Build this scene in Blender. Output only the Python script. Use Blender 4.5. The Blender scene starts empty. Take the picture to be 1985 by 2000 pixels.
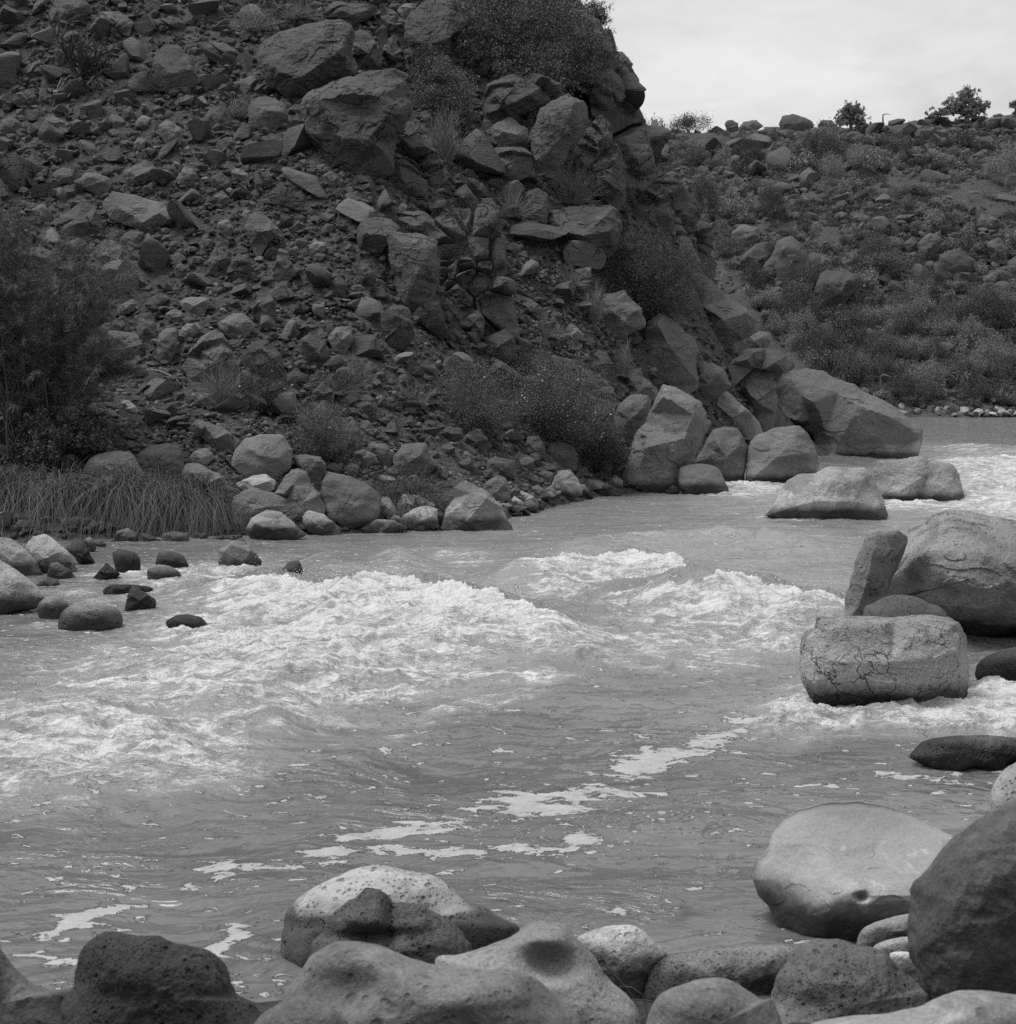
import bpy, math, random
import numpy as np
from mathutils import Vector, noise as mnoise
from mathutils.geometry import delaunay_2d_cdt
random.seed(7)
RNG = np.random.default_rng(7)
scene = bpy.context.scene
COL = scene.collection
# ------------------------------------------------------------------ camera geometry
FPX, CX, CY, HCAM = 2824.0, 992.5, 1000.0, 3.0
HOR = 740.0
PITCH = math.atan((CY - HOR) / FPX)
CP, SP = math.cos(PITCH), math.sin(PITCH)

def ray(px, py):
    """direction scaled so that its y component is one"""
    u = (np.asarray(px, float) - CX) / FPX
    v = (CY - np.asarray(py, float)) / FPX
    dy = CP + v * SP
    return u / dy, (v * CP - SP) / dy

def at(px, py, Y):
    a, b = ray(px, py)
    return np.stack([a * Y, np.broadcast_to(Y, np.shape(a)) * 1.0, HCAM + b * Y], -1)

def topix(x, y, z):
    dz = z - HCAM
    f = y * CP - dz * SP
    v = (y * SP + dz * CP) / f
    return CX + FPX * x / f, CY - FPX * v

def onwater(px, py, z=0.0):
    a, b = ray(px, py)
    Y = (z - HCAM) / np.minimum(b, -1e-4)
    return a * Y, Y

# crops of the source photograph used to note outlines
CROP = dict(A=(0, 0, 700/1918), B=(600, 0, 700/1918), C=(1285, 0, 700/1918), D=(0, 600, 700/1918), E=(600, 600, 700/1918),
            F=(1285, 600, 700/1918), I=(1285, 1300, 700/1918), J=(400, 1500, 1000/1918), K=(0, 1600, 500/1918), P=(0, 0, 1))
def cr(c, pts):
    ox, oy, s = CROP[c]
    return [(ox + p[0]*s, oy + p[1]*s) + tuple(p[2:]) for p in pts]

# ------------------------------------------------------------------ noise
_perm = np.random.default_rng(3).permutation(256).astype(np.int64)
_perm = np.concatenate([_perm, _perm, _perm])
_g2 = np.array([(math.cos(a), math.sin(a)) for a in np.linspace(0, 2*math.pi, 16, endpoint=False)])
_g3 = np.array([(1,1,0),(-1,1,0),(1,-1,0),(-1,-1,0),(1,0,1),(-1,0,1),(1,0,-1),(-1,0,-1),(0,1,1),(0,-1,1),(0,1,-1),(0,-1,-1),(1,1,0),(0,-1,1),(-1,1,0),(0,-1,-1)], float)
def _f(t): return t*t*t*(t*(t*6-15)+10)
def n2(x, y):
    xi = np.floor(x).astype(np.int64); yi = np.floor(y).astype(np.int64)
    xf = x-xi; yf = y-yi; u = _f(xf); v = _f(yf)
    def g(i, j, a, b):
        h = _perm[(_perm[(xi+i) & 255] + yi + j) & 255] & 15
        return _g2[h, 0]*a + _g2[h, 1]*b
    a = g(0,0,xf,yf); b = g(1,0,xf-1,yf); c = g(0,1,xf,yf-1); d = g(1,1,xf-1,yf-1)
    return 1.4*((a+(b-a)*u) + ((c+(d-c)*u)-(a+(b-a)*u))*v)
def n3(p):
    x, y, z = p[..., 0], p[..., 1], p[..., 2]
    xi = np.floor(x).astype(np.int64); yi = np.floor(y).astype(np.int64); zi = np.floor(z).astype(np.int64)
    xf = x-xi; yf = y-yi; zf = z-zi; u = _f(xf); v = _f(yf); w = _f(zf)
    def g(i, j, k):
        h = _perm[(_perm[(_perm[(xi+i) & 255] + yi + j) & 255] + zi + k) & 255] & 15
        return _g3[h, 0]*(xf-i) + _g3[h, 1]*(yf-j) + _g3[h, 2]*(zf-k)
    x00 = g(0,0,0); x00 = x00+(g(1,0,0)-x00)*u
    x10 = g(0,1,0); x10 = x10+(g(1,1,0)-x10)*u
    x01 = g(0,0,1); x01 = x01+(g(1,0,1)-x01)*u
    x11 = g(0,1,1); x11 = x11+(g(1,1,1)-x11)*u
    a = x00+(x10-x00)*v; b = x01+(x11-x01)*v
    return a+(b-a)*w
def fbm2(x, y, o=4, ridged=False, gain=.5):
    s = 0; a = 1; t = 0
    for i in range(o):
        n = n2(x+17.3*i, y-9.1*i)
        s = s + a*((1-2*np.abs(n)) if ridged else n); t += a
        x = x*2.03; y = y*2.03; a *= gain
    return s/t
def fbm3(p, o=4, gain=.5):
    s = 0; a = 1; t = 0
    for i in range(o):
        s = s+a*n3(p+13.7*i); t += a; p = p*2.03; a *= gain
    return s/t

# ------------------------------------------------------------------ mesh / object helpers
def mesh_np(name, verts, tris=None, quads=None, smooth=True, sharp=None):
    me = bpy.data.meshes.new(name)
    verts = np.asarray(verts, np.float32)
    loops = []; counts = []
    if tris is not None and len(tris): loops.append(np.asarray(tris).ravel()); counts.append(np.full(len(tris), 3))
    if quads is not None and len(quads): loops.append(np.asarray(quads).ravel()); counts.append(np.full(len(quads), 4))
    lp = np.concatenate(loops).astype(np.int32); ct = np.concatenate(counts).astype(np.int32)
    me.vertices.add(len(verts)); me.vertices.foreach_set('co', verts.ravel())
    me.loops.add(len(lp)); me.loops.foreach_set('vertex_index', lp)
    me.polygons.add(len(ct))
    st = np.zeros(len(ct), np.int32); st[1:] = np.cumsum(ct)[:-1]
    me.polygons.foreach_set('loop_start', st)
    try: me.polygons.foreach_set('loop_total', ct)
    except Exception: pass
    me.update(calc_edges=True)
    me.polygons.foreach_set('use_smooth', np.full(len(ct), bool(smooth)))
    if sharp: me.set_sharp_from_angle(angle=math.radians(sharp))
    me.update()
    return me

def obj(name, me, mat=None, parent=None, label=None, cat=None, group=None, kind=None, loc=None):
    o = bpy.data.objects.new(name, me)
    COL.objects.link(o)
    if mat is not None and me is not None and len(me.materials) == 0: me.materials.append(mat)
    if parent is not None: o.parent = parent
    if label: o['label'] = label
    if cat: o['category'] = cat
    if group: o['group'] = group
    if kind: o['kind'] = kind
    if loc is not None: o.location = loc
    return o
def attr(me, name, arr):
    a = me.attributes.new(name, 'FLOAT', 'POINT'); a.data.foreach_set('value', np.asarray(arr, np.float32).ravel())

# ------------------------------------------------------------------ materials (a black and white world: all greys)
def newmat(name):
    m = bpy.data.materials.new(name); m.use_nodes = True
    nt = m.node_tree; nt.nodes.clear()
    out = nt.nodes.new('ShaderNodeOutputMaterial'); b = nt.nodes.new('ShaderNodeBsdfPrincipled')
    nt.links.new(b.outputs[0], out.inputs['Surface'])
    return m, nt, b
class NT:
    def __init__(s, nt): s.nt = nt
    def n(s, t, **k):
        x = s.nt.nodes.new('ShaderNode'+t)
        for a, v in k.items(): setattr(x, a, v)
        return x
    def l(s, a, b): s.nt.links.new(a, b)
    def put(s, sock, v):
        if hasattr(v, 'links') or hasattr(v, 'is_output'): s.l(v, sock)
        else: sock.default_value = v
    def math(s, op, a, b=None, c=None, clamp=False):
        x = s.n('Math', operation=op, use_clamp=clamp)
        s.put(x.inputs[0], a)
        if b is not None: s.put(x.inputs[1], b)
        if c is not None: s.put(x.inputs[2], c)
        return x.outputs[0]
    def ramp(s, v, a, b, lo=0., hi=1., smooth=True):
        x = s.n('MapRange'); x.interpolation_type = 'SMOOTHSTEP' if smooth else 'LINEAR'
        s.put(x.inputs['Value'], v); s.put(x.inputs['From Min'], a); s.put(x.inputs['From Max'], b)
        s.put(x.inputs['To Min'], lo); s.put(x.inputs['To Max'], hi)
        return x.outputs['Result']
    def noise(s, co, scale, detail=4, rough=.5, dist=0.):
        x = s.n('TexNoise'); s.l(co, x.inputs['Vector']); x.inputs['Scale'].default_value = scale
        x.inputs['Detail'].default_value = detail; x.inputs['Roughness'].default_value = rough; x.inputs['Distortion'].default_value = dist
        return x.outputs['Fac']
    def vor(s, co, scale, feature='F1', out='Distance', rnd=1.):
        x = s.n('TexVoronoi', feature=feature); s.l(co, x.inputs['Vector']); x.inputs['Scale'].default_value = scale
        x.inputs['Randomness'].default_value = rnd
        return x.outputs[out]
    def mix(s, f, a, b):
        x = s.n('Mix', data_type='FLOAT'); s.put(x.inputs[0], f); s.put(x.inputs[2], a); s.put(x.inputs[3], b)
        return x.outputs[0]
    def grey(s, v):
        x = s.n('CombineColor'); s.l(v, x.inputs[0]); s.l(v, x.inputs[1]); s.l(v, x.inputs[2]); return x.outputs[0]
    def bump(s, h, strength, dist, prev=None):
        x = s.n('Bump'); s.l(h, x.inputs['Height']); x.inputs['Strength'].default_value = strength; x.inputs['Distance'].default_value = dist
        if prev is not None: s.l(prev, x.inputs['Normal'])
        return x.outputs['Normal']
    def mapping(s, co, scale=(1,1,1), rot=(0,0,0)):
        x = s.n('Mapping'); s.l(co, x.inputs['Vector']); x.inputs['Scale'].default_value = scale; x.inputs['Rotation'].default_value = rot
        return x.outputs[0]

def rock_mat(name, tone, var=.35, scale=1.0, pits=0., pitscale=14., cracks=0., wet=True, bumpd=.02, patch=0., fine=1., strata=0., wetz=.24):
    """scale: features per metre relative to a two metre rock"""
    m, nt, b = newmat(name); N = NT(nt)
    geo = N.n('NewGeometry'); P = geo.outputs['Position']
    oi = N.n('ObjectInfo')
    off = N.n('VectorMath', operation='SCALE'); off.inputs[0].default_value = (31, 17, 53); N.l(oi.outputs['Random'], off.inputs['Scale'])
    add = N.n('VectorMath', operation='ADD'); N.l(P, add.inputs[0]); N.l(off.outputs[0], add.inputs[1])
    co = add.outputs[0]
    big = N.noise(co, .9*scale, 5, .55, .4)
    mid = N.noise(co, 6*scale, 6, .65, .2)
    fin = N.noise(co, 38*scale*fine, 5, .7)
    v = N.math('MULTIPLY_ADD', N.math('SUBTRACT', big, .5), 1.5*var, 1.)
    v = N.math('MULTIPLY', v, N.math('MULTIPLY_ADD', N.math('SUBTRACT', mid, .5), 1.5*var, 1.))
    v = N.math('MULTIPLY', v, N.math('MULTIPLY_ADD', N.math('SUBTRACT', fin, .5), 4.0*var, 1.))
    v = N.math('MULTIPLY', v, N.math('MULTIPLY_ADD', oi.outputs['Random'], .5, .75))
    # pale mineral / lichen spots with a shape of their own
    sp = N.ramp(N.noise(co, 3.1*scale, 5, .62, .6), .62, .72)
    v = N.math('MULTIPLY', v, N.math('MULTIPLY_ADD', sp, .45, 1.))
    if patch:
        pt = N.ramp(N.noise(co, 1.3*scale, 3, .5, .8), .47, .56)
        v = N.math('MULTIPLY', v, N.math('MULTIPLY_ADD', pt, patch, 1.))
    h = N.math('ADD', N.math('MULTIPLY', mid, 1.), N.math('MULTIPLY', fin, .5))
    if strata:
        st = N.noise(N.mapping(co, (1, 1, 5), (.35, .2, 0)), 3*scale, 4, .6, .3)
        h = N.math('MULTIPLY_ADD', st, strata, h)
    if pits:
        d1 = N.vor(co, pitscale); d2 = N.vor(co, pitscale*2.3)
        # only some cells hold a hole
        m1 = N.ramp(N.noise(co, pitscale*.35, 2), .44, .6)
        p1 = N.math('MULTIPLY', N.ramp(d1, .12, .30, 1., 0.), m1)
        p2 = N.math('MULTIPLY', N.ramp(d2, .15, .34, 1., 0.), N.ramp(N.noise(co, pitscale*.6, 2), .42, .56))
        pp = N.math('MAXIMUM', p1, N.math('MULTIPLY', p2, .7))
        h = N.math('SUBTRACT', h, N.math('MULTIPLY', pp, pits*1.6))
        v = N.math('MULTIPLY', v, N.math('SUBTRACT', 1., N.math('MULTIPLY', pp, min(.75, .6*pits))))
    if cracks:
        wv = N.n('VectorMath', operation='ADD'); N.l(co, wv.inputs[0])
        nz = N.n('TexNoise'); N.l(co, nz.inputs['Vector']); nz.inputs['Scale'].default_value = 4*scale; nz.inputs['Detail'].default_value = 4
        sc = N.n('VectorMath', operation='SCALE'); N.l(nz.outputs['Color'], sc.inputs[0]); sc.inputs['Scale'].default_value = .45/scale
        N.l(sc.outputs[0], wv.inputs[1])
        e = N.vor(wv.outputs[0], 2.6*scale, 'DISTANCE_TO_EDGE')
        ck = N.math('MULTIPLY', N.ramp(e, .002, N.ramp(big, .35, .65, .008, .035), 1., 0.), N.ramp(N.noise(co, 1.6*scale, 3), .43, .57))
        h = N.math('SUBTRACT', h, N.math('MULTIPLY', ck, 2.2*cracks))
        v = N.math('MULTIPLY', v, N.math('SUBTRACT', 1., N.math('MULTIPLY', ck, .75)))
    col = N.math('MULTIPLY', v, tone)
    rough = .88
    if wet:
        sep = N.n('SeparateXYZ'); N.l(P, sep.inputs[0])
        wz = N.math('ADD', sep.outputs['Z'], N.math('MULTIPLY', N.math('SUBTRACT', big, .5), .22))
        wz = N.math('ADD', wz, N.math('MULTIPLY', N.math('SUBTRACT', mid, .5), .12))
        w = N.ramp(wz, wetz-.05, wetz+.05, 1., 0.)
        band = N.math('MULTIPLY', N.ramp(wz, wetz+.02, wetz+.12), N.ramp(wz, wetz+.22, wetz+.5, 1., 0.))   # pale dried silt line
        col = N.math('MULTIPLY', col, N.math('MULTIPLY_ADD', band, .5, 1.))
        col = N.math('MULTIPLY', col, N.math('SUBTRACT', 1., N.math('MULTIPLY', w, .72)))
        N.l(N.mix(w, .88, .35), b.inputs['Roughness'])
    else: b.inputs['Roughness'].default_value = rough
    N.l(N.grey(N.math('MINIMUM', col, .8)), b.inputs['Base Color'])
    b.inputs['Specular IOR Level'].default_value = .3
    N.l(N.bump(h, 1., bumpd), b.inputs['Normal'])
    return m

M = {}
M['slope'] = rock_mat('slope_basalt', .112, .46, .7, bumpd=.06, strata=.8)
M['cliff'] = rock_mat('cliff_basalt', .10, .42, .5, bumpd=.09, strata=1.0, cracks=.5, wet=False)
M['slope_pale'] = rock_mat('weathered_basalt', .17, .36, .8, bumpd=.05, strata=.7)
M['bank'] = rock_mat('bank_basalt', .165, .40, .9, bumpd=.045, strata=.5)
M['bank_dark'] = rock_mat('wet_basalt', .055, .4, 1.2, bumpd=.04)
M['white'] = rock_mat('bleached_stone', .42, .25, 1.4, bumpd=.03)
M['river'] = rock_mat('river_boulder', .28, .45, 1.1, pits=.35, pitscale=11, bumpd=.03, patch=-.25)
M['cracked'] = rock_mat('cracked_boulder', .27, .42, 1.5, wetz=.22, cracks=1., pits=.3, pitscale=18, bumpd=.03)
M['smooth'] = rock_mat('smooth_river_stone', .225, .42, 1.6, bumpd=.014, patch=-.22, pits=.4, pitscale=10)
M['sandy'] = rock_mat('sandy_boulder', .25, .26, 1.8, wetz=.15, bumpd=.005, patch=-.12)
M['speckle'] = rock_mat('speckled_boulder', .25, .24, 1.8, pits=.9, pitscale=16, bumpd=.011, patch=-.25)
M['vesic'] = rock_mat('vesicular_basalt', .065, .5, 2.2, pits=1., pitscale=26, bumpd=.022)
M['vesic_mid'] = rock_mat('vesicular_stone', .14, .5, 2.0, pits=.7, pitscale=24, bumpd=.017)
M['darksmooth'] = rock_mat('dark_boulder', .095, .5, 1.8, bumpd=.012, patch=.35, pits=.2, pitscale=12)
M['far'] = rock_mat('far_basalt', .105, .42, .3, bumpd=.12, wet=False)
M['cobble'] = rock_mat('pale_cobble', .25, .42, 1.2, bumpd=.03)

def leaf_mat(name, tone, var=.4, trans=.25):
    m, nt, b = newmat(name); N = NT(nt)
    geo = N.n('NewGeometry')
    r = N.noise(geo.outputs['Position'], 1.4, 3, .6)
    v = N.math('MULTIPLY_ADD', N.math('SUBTRACT', r, .5), 2*var, 1.)
    v = N.math('MULTIPLY', v, N.math('MULTIPLY_ADD', geo.outputs['Random Per Island'], var*1.6, 1-.8*var))
    N.l(N.grey(N.math('MULTIPLY', v, tone)), b.inputs['Base Color'])
    b.inputs['Roughness'].default_value = .7
    b.inputs['Specular IOR Level'].default_value = .2
    return m
M['leaf_dark'] = leaf_mat('dark_leaf', .10)
M['juniper'] = leaf_mat('juniper_leaf', .15, .55)
M['leaf_mid'] = leaf_mat('olive_leaf', .17)
M['leaf_pale'] = leaf_mat('pale_leaf', .24)
M['leaf_far'] = leaf_mat('far_leaf', .125, .5)
M['leaf_fardark'] = leaf_mat('far_dark_leaf', .085, .5)
M['leaf_sky'] = leaf_mat('skyline_leaf', .26, .4)
M['sedge'] = leaf_mat('sedge_blade', .13, .6)
M['straw'] = leaf_mat('dry_straw', .26, .4)
M['feather'] = leaf_mat('feather_leaf', .15, .5)
M['flower'] = leaf_mat('flower_white', .65, .1)
M['bark'] = leaf_mat('bark', .10, .4)
M['deadwood'] = leaf_mat('dead_wood', .20, .3)

def soil_mat():
    m, nt, b = newmat('slope_soil'); N = NT(nt)
    geo = N.n('NewGeometry'); P = geo.outputs['Position']
    a = N.noise(P, .35, 5, .6); g = N.noise(P, 9, 6, .75); s = N.vor(P, 7.); s2 = N.vor(P, 17.)
    v = N.math('MULTIPLY_ADD', N.math('SUBTRACT', a, .5), 1.0, 1.)
    v = N.math('MULTIPLY', v, N.math('MULTIPLY_ADD', N.math('SUBTRACT', g, .5), 1.8, 1.))
    c1 = N.vor(P, 7., 'F1', 'Color'); bw = N.n('RGBToBW'); N.l(c1, bw.inputs[0])
    v = N.math('MULTIPLY', v, N.math('MULTIPLY_ADD', bw.outputs[0], .7, .62))
    N.l(N.grey(N.math('MULTIPLY', v, .095)), b.inputs['Base Color'])
    b.inputs['Roughness'].default_value = .95; b.inputs['Specular IOR Level'].default_value = .15
    h = N.math('ADD', N.math('MULTIPLY', g, .8), N.math('SUBTRACT', 1., N.math('ADD', s, N.math('MULTIPLY', s2, .4))))
    N.l(N.bump(h, 1., .10), b.inputs['Normal'])
    return m
M['soil'] = soil_mat()
# ------------------------------------------------------------------ terrain height (multiquadric through control points)
CP_ = []
def ctl(x, y, z): CP_.append((x, y, z))
def ctlp(px, py, Y):
    p = at(px, py, Y); CP_.append((float(p[0]), float(p[1]), float(p[2])))
def shore(px, py, under=True):
    x, Y = onwater(px, py); ctl(float(x), float(Y), -.05)
    if under: ctl(float(x)+.2, float(Y)-2.2, -1.0)
def column(px, ys, Ys):
    for a, b in zip(ys, Ys): ctlp(px, a, b)
for p in [(-500,1052),(-200,1052),(0,1062),(200,1056),(400,1052),(600,1046),(720,1042),(860,1040),(1000,1030),(1060,1004),(1120,985),(1220,968),(1320,962),(1420,955)]: shore(*p)
for p in [(1500,925),(1600,908),(1700,898),(1790,893)]: shore(*p)
column(-500, [740,400,100,-200], [33,42.5,50,58])
column(-150, [740,400,100,-200], [32.5,41.5,49.5,57])
column(120, [860,740,500,250,0,-300], [30,32.5,38.5,44.5,51,60])
column(450, [860,740,500,250,0,-300], [30,32.5,38,44,51,60])
column(750, [900,740,500,300,100,-200], [31,33.5,38.5,42.5,49,60])
column(980, [880,740,560,400,250,60,-200], [35,38,41.5,44,47.5,52.5,60])
column(1130, [860,740,560,400,250,100], [38.5,40.5,43.5,46.5,50,54.5])
column(1215, [130,250,400], [57,54.5,49.5])
column(1260, [850,740,600,450,330], [42,43.5,46,50,54])
column(1380, [870,760,640,540], [45,47,50.5,56])
column(1480, [860,760,690], [49.5,53,57.5])
column(1590, [850,790], [55.5,59.5])
for p in [(14,63,.2),(17,60,-.3),(19,58,-1.2),(19,66,-1.3),(12,70,0.3),(9,66,3.2),(6,72,6),(3,66,12),(0,78,11),(-6,70,20),(8,84,-.5),(0,95,2),(-20,75,24),(-12,100,12),(-40,80,27),(-25,110,10),
          (-20,50,16),(-30,60,23),(-30,40,9.5),(-30,28,.2),(-45,30,0),(-45,50,16)]: ctl(*p)
for p in [(0,15,-1.3),(-7,17,-1.3),(-14,20,-1.3),(-25,20,-1.3),(-45,20,-1.3),(4,22,-1.4),(8,28,-1.4),(6,34,-1.3),(11,40,-1.4),(15,48,-1.4),(20,52,-1.3),(24,66,-1.4),(30,85,-1.4),(22,95,-1.3),(10,100,-1.2),(45,100,-1.4),(70,95,-1.3),(30,50,-1.2),
          (20,30,-1.1),(14,25,-1.2),(0,10.5,-1.1),(-5,11,-1.1),(4,11.5,-1.1),(-12,12,-1.1),(-28,13,-1.1)]: ctl(*p)
# near bank the camera stands on
for p in [(0,0,1.35),(-4,0,1.3),(4,0,1.5),(0,4,.9),(-3,4.5,.75),(3,4.5,1.0),(-1.5,6.4,.12),(.8,6.8,.05),(-3.5,6.3,.05),(2.3,7.0,.12),(3.6,8,.25),(5.5,9.5,.3),(9,13,.3),(14,16,.5),(8,8,1.3),(14,8,2.5),(25,20,1.5),(-8,6,.1),(-9,0,1.4),(-16,7,.2),(-16,0,2),(0,-8,3),(-1,8.4,-.5),(1.2,8.8,-.5),(3,9.6,-.6),(5.2,11.5,-.6),(40,40,1.5),(45,70,1)]: ctl(*p)
# far hillside across the bend
for x in (-30, 0, 18, 32, 48, 75, 110):
    ctl(x, 113 + .02*x, 0.0); ctl(x, 109, -1.0)
    ctl(x, 135, 9.8 + .02*(x-30)); ctl(x, 160, 22.3 + .03*(x-30))
ctlp(1290, 268, 188); ctlp(1450, 262, 189); ctlp(1600, 258, 190); ctlp(1750, 250, 191); ctlp(1880, 236, 192); ctlp(1985, 228, 192); ctlp(2300, 200, 194); ctlp(1000, 280, 190); ctlp(400,300,195); ctlp(3000,180,200)
for p in [(-100,140,10),(150,130,12),(-60,220,37),(0,215,36.5),(30,215,36.3),(60,215,37),(120,220,42),(0,300,38),(120,300,44),(-150,250,40),(0,650,42),(250,600,50),(-350,600,48),(-120,80,30),(-150,20,10),(150,60,10),(200,200,30),(100,20,10),(-60,-20,6),(60,-20,8),(500,300,50),(-500,300,45),(0,-80,15)]: ctl(*p)
_C = np.array(CP_)
def _basis(x, y):
    d = np.sqrt((x[:, None]-_C[None, :, 0])**2 + (y[:, None]-_C[None, :, 1])**2 + .8**2)
    return d
_n = len(_C)
_A = np.zeros((_n+1, _n+1)); _A[:_n, :_n] = _basis(_C[:, 0], _C[:, 1]) + np.eye(_n)*-.02
_A[:_n, _n] = 1; _A[_n, :_n] = 1
_W = np.linalg.solve(_A, np.concatenate([_C[:, 2], [0]]))
def T(x, y):
    x = np.asarray(x, float); sh = x.shape; x = x.ravel(); y = np.asarray(y, float).ravel()
    out = np.empty(len(x))
    for i in range(0, len(x), 40000):
        out[i:i+40000] = _basis(x[i:i+40000], y[i:i+40000]) @ _W[:_n] + _W[_n]
    return out.reshape(sh)
_MY = np.concatenate([np.arange(3, 27, .5), np.arange(27, 64, .4), np.arange(64, 105, 2.), np.arange(105, 215, 1.)])
def hit(px, py):
    """depth at which the line of sight meets the ground or the water"""
    px = np.atleast_1d(np.asarray(px, float)); py = np.atleast_1d(np.asarray(py, float))
    a, b = ray(px, py)
    Y = np.full(len(px), 215.0); done = np.zeros(len(px), bool); prev = None
    X = a[:, None]*_MY[None]; Z = HCAM + b[:, None]*_MY[None]
    G = np.maximum(T(X, np.broadcast_to(_MY[None], X.shape)), 0.0)
    d = Z - G
    for i in range(len(_MY)-1):
        c = (~done) & (d[:, i] > 0) & (d[:, i+1] <= 0)
        t = d[:, i]/(d[:, i]-d[:, i+1]+1e-9)
        Y = np.where(c, _MY[i]+t*(_MY[i+1]-_MY[i]), Y); done |= c
    return Y, done

def build_ground():
    az = np.radians(np.concatenate([np.arange(-75, -21.5, 1.5), np.arange(-21.5, 21.5, .11), np.arange(21.5, 76, 1.5)]))
    r = np.concatenate([np.arange(.3, 9, .12), np.arange(9, 26, .8), np.arange(26, 66, .13), np.arange(66, 108, 1.5), np.arange(108, 205, .45), np.geomspace(206, 900, 30)])
    A, R = np.meshgrid(az, r); x = R*np.tan(A)*np.clip(np.cos(A)*1.0, .3, 1); y = R*1.0
    x = R*np.sin(A)/np.maximum(np.cos(A), .26); 
    z = T(x, y)
    above = np.clip((z+.3)/1.2, 0, 1)
    lump = fbm2(x*.55, y*.55, 6, gain=.6)
    cell = fbm2(x*1.7+40, y*1.7, 4, ridged=True)
    far = np.clip((y-90)/30, 0, 1)
    z = z + above*((.24*lump-.06)*(1-far) + far*2.0*fbm2(x*.09, y*.09, 6, gain=.6) + .07*cell)
    z = np.where(y > 208, z - .004*(y-208), z)
    nr, nc = x.shape
    idx = np.arange(nr*nc).reshape(nr, nc)
    q = np.stack([idx[:-1, :-1], idx[:-1, 1:], idx[1:, 1:], idx[1:, :-1]], -1).reshape(-1, 4)
    me = mesh_np('ground', np.stack([x, y, z], -1).reshape(-1, 3), quads=q)
    obj('ground', me, M['soil'], kind='structure')
build_ground()

def build_back():
    """the near side of the gorge, unseen behind the camera, added to block low sky light"""
    gx, gy = np.meshgrid(np.linspace(-160, 160, 130), -np.geomspace(.8, 130, 90)+1.0)
    z = 1.25+np.clip(-gy-3.5, 0, None)*.85+(1-np.exp(gy/4))*1.6*fbm2(gx*.12, gy*.12, 5, gain=.6)
    z = np.minimum(z, 62+fbm2(gx*.05, gy*.05, 3)*5)
    nr, nc = gx.shape; idx = np.arange(nr*nc).reshape(nr, nc)
    q = np.stack([idx[:-1, :-1], idx[1:, :-1], idx[1:, 1:], idx[:-1, 1:]], -1).reshape(-1, 4)
    obj('hillside', mesh_np('hillside', np.stack([gx, gy, z], -1).reshape(-1, 3), quads=q), M['soil'], kind='structure')  # out-of-view slope, added to darken faces turned to the camera
build_back()
# ------------------------------------------------------------------ rocks traced from their outlines, built in the round
def _area_c(P):
    x, y = P[:, 0], P[:, 1]; x1, y1 = np.roll(x, -1), np.roll(y, -1)
    c = x*y1-x1*y; A = c.sum()/2
    return abs(A), np.array([((x+x1)*c).sum()/(6*A), ((y+y1)*c).sum()/(6*A)])
def _catmull(P, k=5):
    out = []
    n = len(P)
    for i in range(n):
        p0, p1, p2, p3 = P[i-1], P[i], P[(i+1) % n], P[(i+2) % n]
        for t in np.linspace(0, 1, k, endpoint=False):
            out.append(.5*((2*p1)+(-p0+p2)*t+(2*p0-5*p1+4*p2-p3)*t*t+(-p0+3*p1-3*p2+p3)*t**3))
    return np.array(out)
def _radial(P, c, th):
    d = np.stack([np.cos(th), np.sin(th)], -1); r = np.zeros(len(th)); bo = np.zeros(len(th))
    Q = np.roll(P, -1, 0)
    for a, b in zip(P, Q):
        e = b[:2]-a[:2]; w = a[:2]-c
        den = d[:, 0]*e[1]-d[:, 1]*e[0]
        den = np.where(np.abs(den) < 1e-9, 1e-9, den)
        t = (w[0]*e[1]-w[1]*e[0])/den
        s = (w[0]*d[:, 1]-w[1]*d[:, 0])/den
        ok = (t > 0) & (s >= -1e-6) & (s <= 1+1e-6) & (t > r)
        r = np.where(ok, t, r); bo = np.where(ok, a[2]+(b[2]-a[2])*s, bo)
    return r, bo
ROCKS = []      # records for labels: dict(o, px, py, w, h, tone)
OUTLINES = []
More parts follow.
